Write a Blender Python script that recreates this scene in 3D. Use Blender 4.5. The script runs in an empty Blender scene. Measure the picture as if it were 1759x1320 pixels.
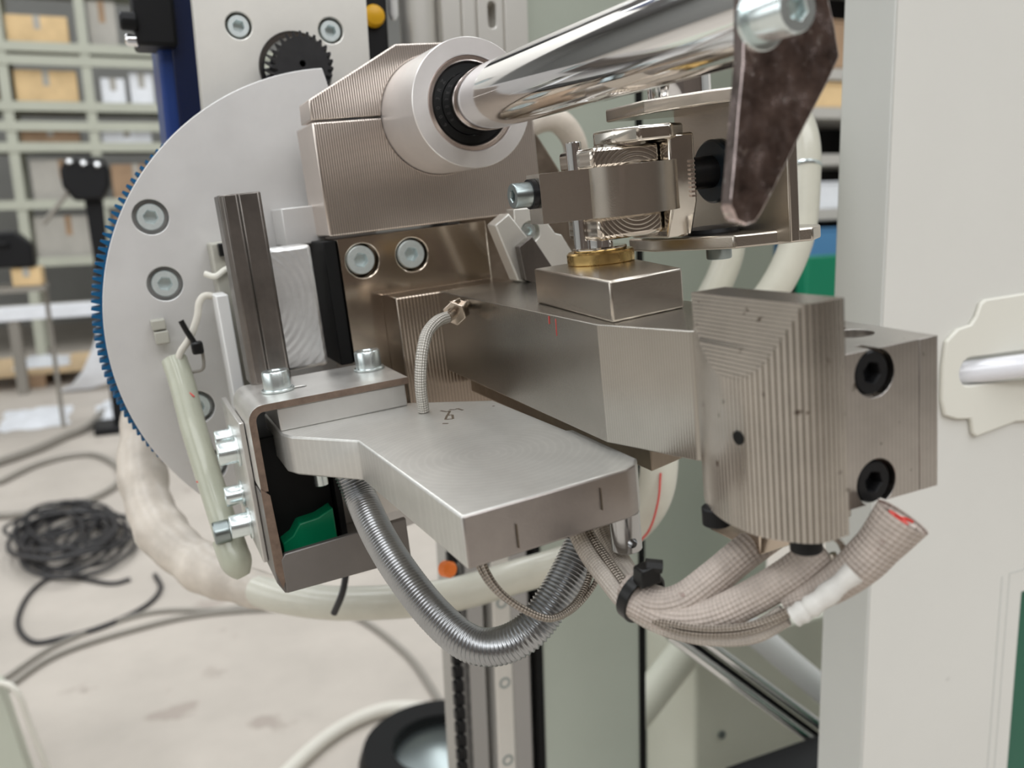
import bpy, bmesh, math, random
from mathutils import Vector, Matrix
random.seed(7)
sc = bpy.context.scene
C = sc.collection
PI = math.pi

# ------------------------------------------------------------------ camera, world, lights, exposure
CAM_H = 1.05                                   # camera height above the hall floor (m)
AX_X = Vector((0.91026654, -0.10848614, 0.39955672))    # world axes written in lens axes (right, down, forward)
AX_Y = Vector((-0.41262308, -0.15842376, 0.89701957))
AX_Z = Vector((-0.03401491, -0.98139323, -0.18897174))
cam_d = bpy.data.cameras.new('camera')
cam = bpy.data.objects.new('camera', cam_d); C.objects.link(cam)
right = Vector((AX_X.x, AX_Y.x, AX_Z.x)); down = Vector((AX_X.y, AX_Y.y, AX_Z.y)); fwd = Vector((AX_X.z, AX_Y.z, AX_Z.z))
m3 = Matrix((right, -down, -fwd)).transposed()
cam.matrix_world = Matrix.Translation((0, 0, CAM_H)) @ m3.to_4x4()
cam_d.sensor_width = 36.0
cam_d.lens = 1500.0/1759.0*36.0
cam_d.clip_start = 0.01; cam_d.clip_end = 60
cam_d.dof.use_dof = True
cam_d.dof.focus_distance = 0.278
cam_d.dof.aperture_fstop = 13.4
sc.camera = cam
sc.view_settings.view_transform = 'Standard'
sc.view_settings.look = 'None'
sc.view_settings.gamma = 1.0
sc.view_settings.use_curve_mapping = False
sc.view_settings.exposure = 0.40

w = bpy.data.worlds.new('hall_air'); sc.world = w; w.use_nodes = True
w.node_tree.nodes['Background'].inputs[0].default_value = (0.86, 0.90, 1.0, 1)
w.node_tree.nodes['Background'].inputs[1].default_value = 0.35

def area_light(name, loc, rot, sx, sy, power, col=(1, 1, 1)):
    l = bpy.data.lights.new(name, 'AREA'); l.shape = 'RECTANGLE'; l.size = sx; l.size_y = sy
    l.energy = power; l.color = col
    o = bpy.data.objects.new(name, l); o.location = loc; o.rotation_euler = rot; C.objects.link(o)
    return o
for i, x in enumerate((-3.6, -0.9, 1.8, 4.5)):        # translucent roof light strips of the hall
    area_light('roof_light_daylight', (x, 2.0, 5.55), (0, 0, 0), 0.9, 11.0, 140, (0.95, 0.98, 1.0))
area_light('window_daylight', (-5.3, 1.0, 2.6), (0, -PI/2, 0), 2.4, 7.0, 60, (0.95, 0.98, 1.0))
area_light('high_front_fill', (0.0, -4.4, 4.6), (PI/2-0.25, 0, 0), 8.0, 1.6, 150, (0.97, 0.99, 1.0))  # unseen front light, added high to brighten faces without flat metal reflections

# ------------------------------------------------------------------ frames (mm, measured from the lens)
TH = math.radians(4.5843)                      # the head is swung this far round the gear axis
HROT = Matrix(((math.cos(TH), 0, -math.sin(TH)), (0, 1, 0), (math.sin(TH), 0, math.cos(TH))))
WROT = Matrix.Identity(3)
def frame_mat(fr, o):
    R = HROT if fr == 'h' else WROT
    p = R @ Vector(o)*0.001
    return Matrix.Translation(p + Vector((0, 0, CAM_H))) @ R.to_4x4()

# ------------------------------------------------------------------ materials
MATS = {}
def node(nt, t, **kw):
    n = nt.nodes.new(t)
    for k, v in kw.items():
        if hasattr(n, k): setattr(n, k, v)
    return n
def mat(name, col, rough=0.5, metal=0.0, mottle=0.0, mscale=40.0, rvar=0.0, lines=None, bump=0.0, bscale=600.0,
        spec=0.5, trans=0.0, specks=None, alpha=1.0, rings=None, coat=0.0, weave=None, ior=1.45):
    """lines = (axis, lines per mm, strength); rings = (x,y,z mm, per mm, strength); specks = (scale, amount, colour)"""
    m = bpy.data.materials.new(name); m.use_nodes = True; nt = m.node_tree; L = nt.links
    b = nt.nodes['Principled BSDF']
    b.inputs['Roughness'].default_value = rough; b.inputs['Metallic'].default_value = metal
    b.inputs['Specular IOR Level'].default_value = spec
    b.inputs['Transmission Weight'].default_value = trans
    b.inputs['IOR'].default_value = ior
    b.inputs['Alpha'].default_value = alpha
    b.inputs['Coat Weight'].default_value = coat
    c4 = (*col, 1)
    tc = node(nt, 'ShaderNodeTexCoord')
    colsock = None
    nz = node(nt, 'ShaderNodeTexNoise'); nz.inputs['Scale'].default_value = mscale; nz.inputs['Detail'].default_value = 6
    nz.inputs['Roughness'].default_value = 0.65
    L.new(tc.outputs['Object'], nz.inputs['Vector'])
    if mottle > 0:
        r = node(nt, 'ShaderNodeValToRGB'); r.color_ramp.elements[0].position = 0.3; r.color_ramp.elements[1].position = 0.7
        r.color_ramp.elements[0].color = tuple(max(0, x*(1-mottle)) for x in col)+(1,)
        r.color_ramp.elements[1].color = tuple(min(1, x*(1+mottle)) for x in col)+(1,)
        L.new(nz.outputs['Fac'], r.inputs['Fac']); colsock = r.outputs['Color']
    else:
        rgb = node(nt, 'ShaderNodeRGB'); rgb.outputs[0].default_value = c4; colsock = rgb.outputs[0]
    if specks:
        s = node(nt, 'ShaderNodeTexNoise'); s.inputs['Scale'].default_value = specks[0]; s.inputs['Detail'].default_value = 3
        L.new(tc.outputs['Object'], s.inputs['Vector'])
        rr = node(nt, 'ShaderNodeValToRGB'); rr.color_ramp.elements[0].position = specks[1]; rr.color_ramp.elements[1].position = specks[1]+0.05
        L.new(s.outputs['Fac'], rr.inputs['Fac'])
        mx = node(nt, 'ShaderNodeMix', data_type='RGBA'); L.new(rr.outputs['Color'], mx.inputs['Factor'])
        L.new(colsock, mx.inputs['A']); mx.inputs['B'].default_value = (*specks[2], 1); colsock = mx.outputs['Result']
    base_in = b.inputs['Base Color']
    if rvar > 0:
        mr = node(nt, 'ShaderNodeMapRange'); mr.inputs['To Min'].default_value = max(0.02, rough-rvar); mr.inputs['To Max'].default_value = rough+rvar
        mr.inputs['From Min'].default_value = 0.3; mr.inputs['From Max'].default_value = 0.7
        n2 = node(nt, 'ShaderNodeTexNoise'); n2.inputs['Scale'].default_value = mscale*2.3; n2.inputs['Detail'].default_value = 5
        L.new(tc.outputs['Object'], n2.inputs['Vector']); L.new(n2.outputs['Fac'], mr.inputs['Value']); L.new(mr.outputs['Result'], b.inputs['Roughness'])
    norm = None
    def tint(h, k, pw):
        nonlocal colsock
        pm = node(nt, 'ShaderNodeMath', operation='POWER'); L.new(h, pm.inputs[0]); pm.inputs[1].default_value = pw
        ml = node(nt, 'ShaderNodeMapRange'); L.new(pm.outputs[0], ml.inputs['Value']); ml.inputs['To Min'].default_value = 1.0-k; ml.inputs['To Max'].default_value = 1.0+k*0.6
        vm = node(nt, 'ShaderNodeVectorMath', operation='SCALE'); L.new(colsock, vm.inputs[0]); L.new(ml.outputs['Result'], vm.inputs['Scale']); colsock = vm.outputs[0]
    def add_bump(h, strength, dist):
        nonlocal norm
        bp = node(nt, 'ShaderNodeBump'); bp.inputs['Strength'].default_value = strength; bp.inputs['Distance'].default_value = dist
        L.new(h, bp.inputs['Height'])
        if norm is not None: L.new(norm, bp.inputs['Normal'])
        norm = bp.outputs['Normal']
    if lines:
        axis, per, st = lines[:3]
        wv = node(nt, 'ShaderNodeTexWave', wave_type='BANDS', bands_direction=axis)
        wv.inputs['Scale'].default_value = per*1000*2*PI/20; wv.inputs['Distortion'].default_value = 0.0
        L.new(tc.outputs['Object'], wv.inputs['Vector']); add_bump(wv.outputs['Fac'], st, 0.0002)
        if len(lines) > 3: tint(wv.outputs['Fac'], lines[3], 1.0)
    if rings:
        mp = node(nt, 'ShaderNodeMapping'); mp.inputs['Location'].default_value = (-rings[0]*.001, -rings[1]*.001, -rings[2]*.001)
        L.new(tc.outputs['Object'], mp.inputs['Vector'])
        wv = node(nt, 'ShaderNodeTexWave', wave_type='RINGS', rings_direction=rings[5] if len(rings) > 5 else 'Z')
        wv.inputs['Scale'].default_value = rings[3]*1000*2*PI/20; wv.inputs['Distortion'].default_value = 0.15; wv.inputs['Detail'].default_value = 1
        L.new(mp.outputs['Vector'], wv.inputs['Vector']); add_bump(wv.outputs['Fac'], rings[4], 0.0002)
        if len(rings) > 6: tint(wv.outputs['Fac'], rings[6], 3.0)
    if weave:                                   # weave = (strands round the tube, mm per crossing, strength, colour contrast)
        sx = node(nt, 'ShaderNodeSeparateXYZ'); L.new(tc.outputs['UV'], sx.inputs[0])
        def mth(op, a, b_=None):
            n_ = node(nt, 'ShaderNodeMath', operation=op)
            for k_, v_ in ((0, a), (1, b_)):
                if v_ is None: continue
                if isinstance(v_, (int, float)): n_.inputs[k_].default_value = v_
                else: L.new(v_, n_.inputs[k_])
            return n_.outputs[0]
        uu_ = mth('MULTIPLY', sx.outputs['X'], 2*PI*weave[0]); vv_ = mth('MULTIPLY', sx.outputs['Y'], PI/weave[1])
        h_ = mth('MULTIPLY', mth('SINE', mth('ADD', uu_, vv_)), mth('SINE', mth('SUBTRACT', uu_, vv_)))
        h_ = mth('ADD', mth('MULTIPLY', h_, 0.5), 0.5)
        add_bump(h_, weave[2], 0.0005); tint(h_, weave[3], 1.0)
    if bump > 0:
        nb = node(nt, 'ShaderNodeTexNoise'); nb.inputs['Scale'].default_value = bscale; nb.inputs['Detail'].default_value = 4
        L.new(tc.outputs['Object'], nb.inputs['Vector']); add_bump(nb.outputs['Fac'], bump, 0.0005)
    if norm is not None: L.new(norm, b.inputs['Normal'])
    L.new(colsock, base_in)
    MATS[name] = m
    return m

mat('nickel_milled', (0.73, 0.65, 0.59), 0.28, 1.0, mottle=0.06, mscale=25, lines=('X', 1.0, 0.6, 0.26))
mat('nickel_flange', (0.50, 0.42, 0.35), 0.22, 1.0, mottle=0.08, mscale=25, lines=('X', 0.7, 0.4, 0.2))
mat('nickel', (0.56, 0.48, 0.40), 0.15, 1.0, mottle=0.08, mscale=30)
mat('nickel_arm', (0.43, 0.405, 0.365), 0.26, 1.0, mottle=0.06, mscale=30, lines=('Y', 1.2, 0.16, 0.10))
mat('nickel_rough', (0.58, 0.53, 0.47), 0.25, 1.0, mottle=0.06, mscale=60, bump=0.05, bscale=2500)
mat('nickel_bright', (0.70, 0.66, 0.60), 0.13, 1.0, mottle=0.04, mscale=120, rvar=0.04)
mat('nickel_turned', (0.66, 0.60, 0.53), 0.20, 1.0, mottle=0.05, mscale=120, rings=(10, 0, 17, 0.75, 0.35, 'Y', 0.15))
mat('nickel_dark', (0.30, 0.25, 0.20), 0.34, 1.0, mottle=0.2, mscale=40, rvar=0.08)
mat('alu_disc', (0.66, 0.65, 0.64), 0.50, 0.55, mottle=0.05, mscale=25, rvar=0.04, bump=0.02, bscale=3000)
mat('alu_plate', (0.78, 0.76, 0.71), 0.42, 0.75, mottle=0.05, mscale=30, lines=('X', 1.6, 0.05))
mat('alu_collar', (0.80, 0.765, 0.745), 0.36, 0.7, mottle=0.04, mscale=60)
mat('alu_sawn', (0.74, 0.74, 0.74), 0.38, 0.85, mottle=0.1, mscale=90, rings=(-20, 0, 30, 0.35, 0.5, 'Y'))
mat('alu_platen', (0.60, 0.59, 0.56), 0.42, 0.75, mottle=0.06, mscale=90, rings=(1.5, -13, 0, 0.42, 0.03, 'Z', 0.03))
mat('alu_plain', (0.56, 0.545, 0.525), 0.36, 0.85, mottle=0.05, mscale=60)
mat('alu_front_reflection', (0.37, 0.335, 0.315), 0.36, 0.9, mottle=0.06, mscale=120, bump=0.08, bscale=1800)  # platen front: reflection of brown surroundings put into the base colour
mat('alu_holder', (0.52, 0.49, 0.46), 0.28, 1.0, mottle=0.10, mscale=70, lines=('X', 0.9, 0.10, 0.08), specks=(260, 0.69, (0.14, 0.12, 0.10)))
mat('steel_jaw', (0.50, 0.47, 0.43), 0.25, 1.0, mottle=0.10, mscale=60, specks=(330, 0.69, (0.15, 0.12, 0.10)))
mat('steel_dark_bar', (0.20, 0.18, 0.165), 0.33, 0.9, mottle=0.35, mscale=20, lines=('X', 0.35, 0.35))
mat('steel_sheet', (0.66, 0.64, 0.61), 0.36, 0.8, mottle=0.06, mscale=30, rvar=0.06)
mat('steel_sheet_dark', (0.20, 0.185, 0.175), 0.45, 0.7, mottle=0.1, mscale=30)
mat('sheet_edge', (0.22, 0.16, 0.125), 0.5, 0.7, mottle=0.25, mscale=200)
mat('mirror_brown_reflection', (0.44, 0.36, 0.345), 0.16, 1.0, mottle=0.55, mscale=150, rvar=0.15, bump=0.04, bscale=150, specks=(420, 0.64, (0.74, 0.68, 0.67)))  # brown reflection put into the base colour, plus mottling and pale scratch specks
mat('plate_edge', (0.46, 0.44, 0.40), 0.4, 0.9)
mat('chrome', (0.88, 0.88, 0.89), 0.07, 1.0)
mat('zinc', (0.74, 0.81, 0.81), 0.26, 0.92, mottle=0.05, mscale=400)
mat('zinc_matt', (0.74, 0.81, 0.81), 0.40, 0.8, mottle=0.06, mscale=500)
mat('zinc_dark', (0.30, 0.34, 0.34), 0.3, 1.0)
mat('black_oxide', (0.010, 0.010, 0.011), 0.42, 0.3, spec=0.35)
mat('black_rubber', (0.006, 0.006, 0.006), 0.6, spec=0.25)
mat('blue_black_washer', (0.022, 0.032, 0.042), 0.35)
mat('gear_blue', (0.0, 0.085, 0.21), 0.42, 0.1)
mat('pinion_black', (0.022, 0.021, 0.022), 0.5, 0.3, mottle=0.2, mscale=200)
mat('brass', (0.60, 0.42, 0.17), 0.24, 1.0, mottle=0.1, mscale=150, rvar=0.06)
mat('warm_metal', (0.80, 0.70, 0.65), 0.2, 1.0)
mat('seal_black', (0.007, 0.007, 0.007), 0.5, spec=0.3)
mat('seal_letter', (0.045, 0.042, 0.042), 0.4)
mat('hose_steel', (0.40, 0.41, 0.42), 0.30, 1.0, mottle=0.1, mscale=80)
mat('braid_steel', (0.42, 0.37, 0.32), 0.33, 0.9, weave=(3, 0.9, 0.9, 0.5))
mat('braid_silver', (0.58, 0.55, 0.50), 0.42, 0.5, weave=(7, 0.9, 0.9, 0.4))
mat('fibre_sleeve', (0.50, 0.43, 0.38), 0.85, 0.0, mottle=0.14, mscale=250, weave=(11, 1.15, 0.8, 0.09), specks=(180, 0.70, (0.34, 0.26, 0.23)))
mat('fibre_sleeve_pale', (0.54, 0.485, 0.43), 0.85, 0.0, mottle=0.10, mscale=250, weave=(8, 0.9, 0.8, 0.09))
mat('red_rubber', (0.62, 0.03, 0.02), 0.4)
mat('red_ink', (0.60, 0.08, 0.07), 0.6)
mat('film_tape', (0.72, 0.70, 0.66), 0.28, 0.0, mottle=0.08, mscale=200, alpha=0.9, bump=0.2, bscale=300)
mat('black_nylon', (0.006, 0.006, 0.006), 0.33, spec=0.4)
mat('pvc_sleeve', (0.44, 0.45, 0.36), 0.30, 0.0, mottle=0.07, mscale=60, coat=0.3)
mat('pvc_cream', (0.60, 0.585, 0.50), 0.30, 0.0, mottle=0.08, mscale=30, coat=0.3)
mat('film_wrap', (0.58, 0.52, 0.45), 0.35, 0.0, mottle=0.25, mscale=25, bump=0.7, bscale=60)
mat('white_plastic', (0.78, 0.78, 0.77), 0.35)
mat('grey_plastic', (0.40, 0.39, 0.34), 0.5)
mat('white_cable', (0.80, 0.80, 0.84), 0.18, coat=0.4)
mat('fitting_ivory', (0.76, 0.745, 0.67), 0.35)
mat('cabinet_paint', (0.70, 0.69, 0.65), 0.42, 0.0, mottle=0.02, mscale=6, specks=(28, 0.735, (0.42, 0.40, 0.37)))
mat('cabinet_side', (0.60, 0.605, 0.575), 0.45, 0.0, mottle=0.02, mscale=6)
mat('column_paint', (0.44, 0.475, 0.41), 0.38, 0.0, mottle=0.03, mscale=10)
mat('frame_cream', (0.70, 0.70, 0.60), 0.4, 0.0, mottle=0.03, mscale=10)
mat('green_paint', (0.0, 0.17, 0.085), 0.4)
mat('green_dark', (0.0, 0.10, 0.055), 0.35)
mat('green_terminal', (0.0, 0.20, 0.085), 0.4)
mat('blue_paint', (0.015, 0.045, 0.20), 0.3, mottle=0.1, mscale=20)
mat('navy_shade', (0.003, 0.009, 0.045), 0.25)
mat('blue_bin', (0.09, 0.25, 0.46), 0.5)
mat('black_paint', (0.007, 0.007, 0.008), 0.45, spec=0.3)
mat('yellow_plastic', (0.72, 0.38, 0.01), 0.4)
mat('orange_plastic', (0.85, 0.20, 0.03), 0.4)
mat('rail_steel', (0.50, 0.50, 0.50), 0.22, 1.0)
mat('rail_dark', (0.34, 0.34, 0.34), 0.16, 1.0)
mat('rail_pale', (0.66, 0.64, 0.60), 0.35, 0.5)
mat('rack_paint', (0.46, 0.47, 0.39), 0.5, mottle=0.05, mscale=3)
mat('card_tan', (0.72, 0.52, 0.28), 0.8, mottle=0.12, mscale=8)
mat('card_brown', (0.36, 0.24, 0.15), 0.8, mottle=0.15, mscale=8)
mat('card_grey', (0.42, 0.40, 0.36), 0.7, mottle=0.1, mscale=6)
mat('wood', (0.62, 0.46, 0.28), 0.7, mottle=0.15, mscale=12)
mat('plastic_sheet', (0.82, 0.84, 0.88), 0.35, mottle=0.08, mscale=14, bump=0.6, bscale=14)
mat('cable_grey', (0.26, 0.24, 0.21), 0.5)
mat('cable_black', (0.035, 0.033, 0.034), 0.45)
mat('cable_white', (0.66, 0.63, 0.56), 0.5)
mat('floor_concrete', (0.47, 0.425, 0.375), 0.62, 0.0, mottle=0.13, mscale=1.8, rvar=0.08, specks=(7, 0.67, (0.37, 0.32, 0.28)), bump=0.05, bscale=30)
mat('wall_paint', (0.36, 0.36, 0.345), 0.8, mottle=0.04, mscale=1)
mat('wall_front_paint', (0.11, 0.085, 0.07), 0.8, mottle=0.1, mscale=1)
mat('ceiling_paint', (0.33, 0.33, 0.335), 0.8)
mat('ink_brown', (0.10, 0.075, 0.05), 0.6)
def M(n): return MATS[n]

# ------------------------------------------------------------------ mesh helpers (all coordinates in mm)
class MB:
    def __init__(s): s.v = []; s.f = []; s.uv = {}
    def add(s, vs, fs):
        n = len(s.v); s.v += [Vector(p) for p in vs]; s.f += [tuple(i+n for i in f) for f in fs]; return s
    def box(s, x0, x1, y0, y1, z0, z1):
        return s.add([(x0,y0,z0),(x1,y0,z0),(x1,y1,z0),(x0,y1,z0),(x0,y0,z1),(x1,y0,z1),(x1,y1,z1),(x0,y1,z1)],
                     [(3,2,1,0),(4,5,6,7),(0,1,5,4),(1,2,6,5),(2,3,7,6),(3,0,4,7)])
    def loft(s, rings, cap0=True, cap1=True, closed=False):
        n = len(rings[0]); vs = [p for r in rings for p in r]; fs = []
        k = len(rings)
        for i in range(k if closed else k-1):
            j = (i+1) % k
            for q in range(n):
                t = (q+1) % n
                fs.append((i*n+q, i*n+t, j*n+t, j*n+q))
        if cap0 and not closed: fs.append(tuple(range(n-1, -1, -1)))
        if cap1 and not closed: fs.append(tuple((k-1)*n+q for q in range(n)))
        return s.add(vs, fs)
    def prism(s, poly, axis, v0, v1):
        def mk(p, v):
            if axis == 'b': return (p[0], v, p[1])
            if axis == 'c': return (p[0], p[1], v)
            return (v, p[0], p[1])
        return s.loft([[mk(p, v0) for p in poly], [mk(p, v1) for p in poly]])
    def lathe(s, p0, d, prof, n=40, cap0=True, cap1=True, closed=False):
        """prof = [(radius, height along d)]"""
        d = Vector(d).normalized(); u = d.orthogonal().normalized(); w_ = d.cross(u); p0 = Vector(p0)
        rings = [[p0 + d*h + (u*math.cos(t) + w_*math.sin(t))*r for t in [2*PI*i/n for i in range(n)]] for r, h in prof]
        return s.loft(rings, cap0, cap1, closed)
    def cyl(s, p0, p1, r, n=32, ch=0.0):
        p0 = Vector(p0); d = Vector(p1)-p0; h = d.length
        pr = [(r, 0), (r, h)] if ch == 0 else [(r-ch, 0), (r, ch), (r, h-ch), (r-ch, h)]
        return s.lathe(p0, d, pr, n)
    def tube(s, pts, r, n=14, sub=8, rfun=None, flat=1.0, caps=True):
        P = catmull(pts, sub); prev = None; rings = []
        L = [0.0]
        for i in range(1, len(P)): L.append(L[-1]+(P[i]-P[i-1]).length)
        for i, p in enumerate(P):
            t = (P[min(i+1, len(P)-1)]-P[max(i-1, 0)]).normalized()
            if prev is None: u = t.orthogonal().normalized()
            else:
                u = prev - t*prev.dot(t); u = u.normalized() if u.length > 1e-6 else t.orthogonal().normalized()
            prev = u; v = t.cross(u)
            rr = r if rfun is None else rfun(L[i]/L[-1], L[i])
            rings.append([p + (u*math.cos(q)*flat + v*math.sin(q))*rr for q in [2*PI*k/n for k in range(n)]])
        f0 = len(s.f); s.loft(rings, caps, caps)
        for i in range(len(P)-1):
            for q in range(n): s.uv[f0+i*n+q] = ((q/n, L[i]), ((q+1)/n, L[i]), ((q+1)/n, L[i+1]), (q/n, L[i+1]))
        return s
def catmull(pts, sub):
    P = [Vector(p) for p in pts]
    if len(P) < 3: return P
    Q = [P[0]*2-P[1]] + P + [P[-1]*2-P[-2]]; out = []
    for i in range(1, len(Q)-2):
        a, b, c, d = Q[i-1:i+3]
        for k in range(sub):
            t = k/sub
            out.append(0.5*((2*b)+(c-a)*t+(2*a-5*b+4*c-d)*t*t+(3*b-a-3*c+d)*t**3))
    out.append(P[-1]); return out
def resample(P, step):
    out = [P[0]]; acc = 0.0
    for i in range(1, len(P)):
        a, b = P[i-1], P[i]; l = (b-a).length; d = step-acc
        while d <= l:
            out.append(a+(b-a)*(d/l)); d += step
        acc = (acc+l) % step
    return out

ORG = {}
def to_mesh(name, mb, o, smooth=35):
    me = bpy.data.meshes.new(name); o = Vector(o)
    me.from_pydata([tuple((p-o)*0.001) for p in mb.v], [], mb.f); me.update()
    if mb.uv:
        ul = me.uv_layers.new(name='UVMap')
        for pi, uvs in mb.uv.items():
            for li, q in zip(me.polygons[pi].loop_indices, uvs): ul.data[li].uv = q
    bm = bmesh.new(); bm.from_mesh(me); bmesh.ops.recalc_face_normals(bm, faces=bm.faces); bm.to_mesh(me); bm.free()
    if smooth:
        for p in me.polygons: p.use_smooth = True
        me.set_sharp_from_angle(angle=math.radians(smooth))
    return me
def finish(o, m, bevel):
    o.data.materials.append(M(m) if isinstance(m, str) else m)
    if bevel:
        md = o.modifiers.new('bevel', 'BEVEL'); md.width = bevel*0.001; md.segments = 2; md.limit_method = 'ANGLE'; md.angle_limit = math.radians(32)
def thing(name, label, cat, o, fr='h', group=None):
    e = bpy.data.objects.new(name, None); C.objects.link(e); e.empty_display_size = 0.01
    e.matrix_world = frame_mat(fr, o); e['label'] = label; e['category'] = cat
    if group: e['group'] = group
    ORG[e.name] = Vector(o); return e
def part(name, mb, m, T, parent=None, bevel=0, smooth=35, label=None, kind=None):
    o = bpy.data.objects.new(name, to_mesh(name, mb, ORG[T.name], smooth)); C.objects.link(o)
    o.parent = parent or T; finish(o, m, bevel)
    if label: o['label'] = label
    if kind: o['kind'] = kind
    return o
def single(name, mb, m, label, cat, o, fr='h', bevel=0, smooth=35, group=None, kind=None):
    ob = bpy.data.objects.new(name, to_mesh(name, mb, o, smooth)); C.objects.link(ob)
    ob.matrix_world = frame_mat(fr, o); finish(ob, m, bevel)
    if label: ob['label'] = label
    if cat: ob['category'] = cat
    if group: ob['group'] = group
    if kind: ob['kind'] = kind
    ORG[ob.name] = Vector(o); return ob
def structure(name, mb, m, bevel=0, o=(0, 0, 0)):
    ob = bpy.data.objects.new(name, to_mesh(name, mb, o, 35)); C.objects.link(ob); ob.matrix_world = frame_mat('w', o)
    finish(ob, m, bevel); ob['kind'] = 'structure'; return ob
def cut(ob, T, cutters):
    """bore real holes: cutters are MB solids in the same frame as the part"""
    o = ORG[T.name]; tmp = []
    for c in cutters:
        t = bpy.data.objects.new('cutter', to_mesh('cutter', c, o, 0)); C.objects.link(t)
        t.parent = ob.parent if ob.parent else None
        if not ob.parent: t.matrix_world = ob.matrix_world
        tmp.append(t)
        md = ob.modifiers.new('bore', 'BOOLEAN'); md.operation = 'DIFFERENCE'; md.object = t; md.solver = 'EXACT'
    mods = [m_ for m_ in ob.modifiers if m_.type == 'BEVEL']
    bev = [(m_.width) for m_ in mods]
    for m_ in mods: ob.modifiers.remove(m_)
    dg = bpy.context.evaluated_depsgraph_get(); dg.update()
    me = bpy.data.meshes.new_from_object(ob.evaluated_get(dg))
    old = ob.data; ob.modifiers.clear(); ob.data = me; me.name = old.name
    for t in tmp:
        d = t.data; bpy.data.objects.remove(t); bpy.data.meshes.remove(d)
    for p in me.polygons: p.use_smooth = True
    me.set_sharp_from_angle(angle=math.radians(35))
    for wd in bev:
        md = ob.modifiers.new('bevel', 'BEVEL'); md.width = wd; md.segments = 2; md.limit_method = 'ANGLE'; md.angle_limit = math.radians(40)
def screw_mb(p, d, R, H, hexr, depth=None, shank=None, n=36):
    """socket head cap screw: p = underside of the head, d = direction the socket faces"""
    d = Vector(d).normalized(); u = d.orthogonal().normalized(); v = d.cross(u); p = Vector(p)
    depth = depth or H*0.6
    def ring(rf, h): return [p+d*h+(u*math.cos(t)+v*math.sin(t))*rf(t) for t in [2*PI*i/n for i in range(n)]]
    def hx(t): a = (t % (PI/3))-PI/6; return hexr*math.cos(PI/6)/math.cos(a)
    c = lambda r: (lambda t: r)
    rings = []
    if shank: rings += [ring(c(shank[0]), -shank[1]), ring(c(shank[0]), 0)]
    rings += [ring(c(R), 0), ring(c(R), H-R*0.10), ring(c(R*0.93), H), ring(lambda t: hx(t)*1.12, H), ring(hx, H-R*0.08), ring(hx, H-depth)]
    mb = MB(); mb.loft(rings); return mb
def screw(T, p, d, R, H, hexr, m='zinc', name='socket_screw', parent=None, depth=None, washer=0, shank=None):
    o = part(name, screw_mb(p, d, R, H, hexr, depth, shank), m, T, parent, smooth=40)
    if washer:
        d_ = Vector(d).normalized()
        part('washer', MB().lathe(Vector(p)-d_*1.0, d_, [(washer-.2, 0), (washer, .2), (washer, .8), (washer-.2, 1.0)], 36), m, T, o)
    return o
def arc(cx, cy, r, a0, a1, n):
    return [(cx+r*math.cos(math.radians(a0+(a1-a0)*i/n)), cy+r*math.sin(math.radians(a0+(a1-a0)*i/n))) for i in range(n+1)]
FL = -CAM_H*1000

# ================================================================== the hall
HX0, HX1, HY0, HY1, HZ = -5600, 6500, -4600, 11500, 4700
structure('floor', MB().box(HX0, HX1, HY0, HY1, FL-80, FL), 'floor_concrete')
structure('wall_back', MB().box(HX0, HX1, HY1, HY1+100, FL, HZ), 'wall_paint')
structure('wall_left', MB().box(HX0-100, HX0, HY0, HY1, FL, HZ), 'wall_paint')
structure('wall_right', MB().box(HX1, HX1+100, HY0, HY1, FL, HZ), 'wall_paint')
structure('wall_front', MB().box(HX0, HX1, HY0-100, HY0, FL, HZ), 'wall_front_paint')
structure('ceiling', MB().box(HX0, HX1, HY0, HY1, HZ, HZ+80), 'ceiling_paint')

# ------------------------------------------------------------------ machine frame standing behind the head
T = thing('machine_column', 'grey-green painted square column behind the steel spring hose', 'column', (289, 560, FL), 'w')
part('post', MB().box(248, 330, 520, 602, FL, 900), 'column_paint', T, bevel=2)
part('corner_seal', MB().box(330.2, 334, 519, 524, FL, 900), 'black_rubber', T)
part('corner_seal', MB().box(243.5, 247.8, 519, 560, FL, 900), 'black_rubber', T)
T = thing('linear_rail', 'upright linear guide rail with bolt holes beside the grey-green column', 'rail', (215, 540, FL), 'w')
part('back_profile', MB().box(186, 243, 535, 560, FL, 900), 'rail_steel', T, bevel=1)
part('dark_strip', MB().box(194, 207, 526, 535, FL, 900), 'rail_dark', T, bevel=1)
part('dark_strip', MB().box(226, 243, 526, 535, FL, 900), 'rail_dark', T, bevel=1)
rl = part('guide_rail', MB().box(209.5, 223.5, 516, 535, FL, 900), 'rail_pale', T, bevel=1.5)
for i in range(11):
    z = -560+i*60
    part('bolt_hole', MB().lathe((216.5, 515.9, z), (0, -1, 0), [(4.2, -.5), (4.2, 0.15), (2.6, 0.15), (2.6, -.5)], 20, closed=True), 'zinc_dark', T, rl)
cb = part('carriage', MB().box(187.5, 242.5, 502, 516, 64, 240), 'rail_pale', T, bevel=1.5)
cut(cb, T, [MB().prism(arc(219, 122, 2.6, 0, 180, 8)+arc(219, 112, 2.6, 180, 360, 8), 'b', 495, 512), MB().box(199, 200.2, 500, 503.5, 40, 260), MB().box(208, 210, 500, 504, 40, 260), MB().box(226, 227.2, 500, 503.5, 40, 260)])
ch = MB()
for i in range(120):
    z = -700+i*10.5
    ch.box(181.5, 188.5, 522, 527, z, z+7.5); ch.cyl((185, 520, z+9), (185, 529, z+9), 2.2, 8)
part('roller_chain', ch, 'black_oxide', T, smooth=0)
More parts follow.
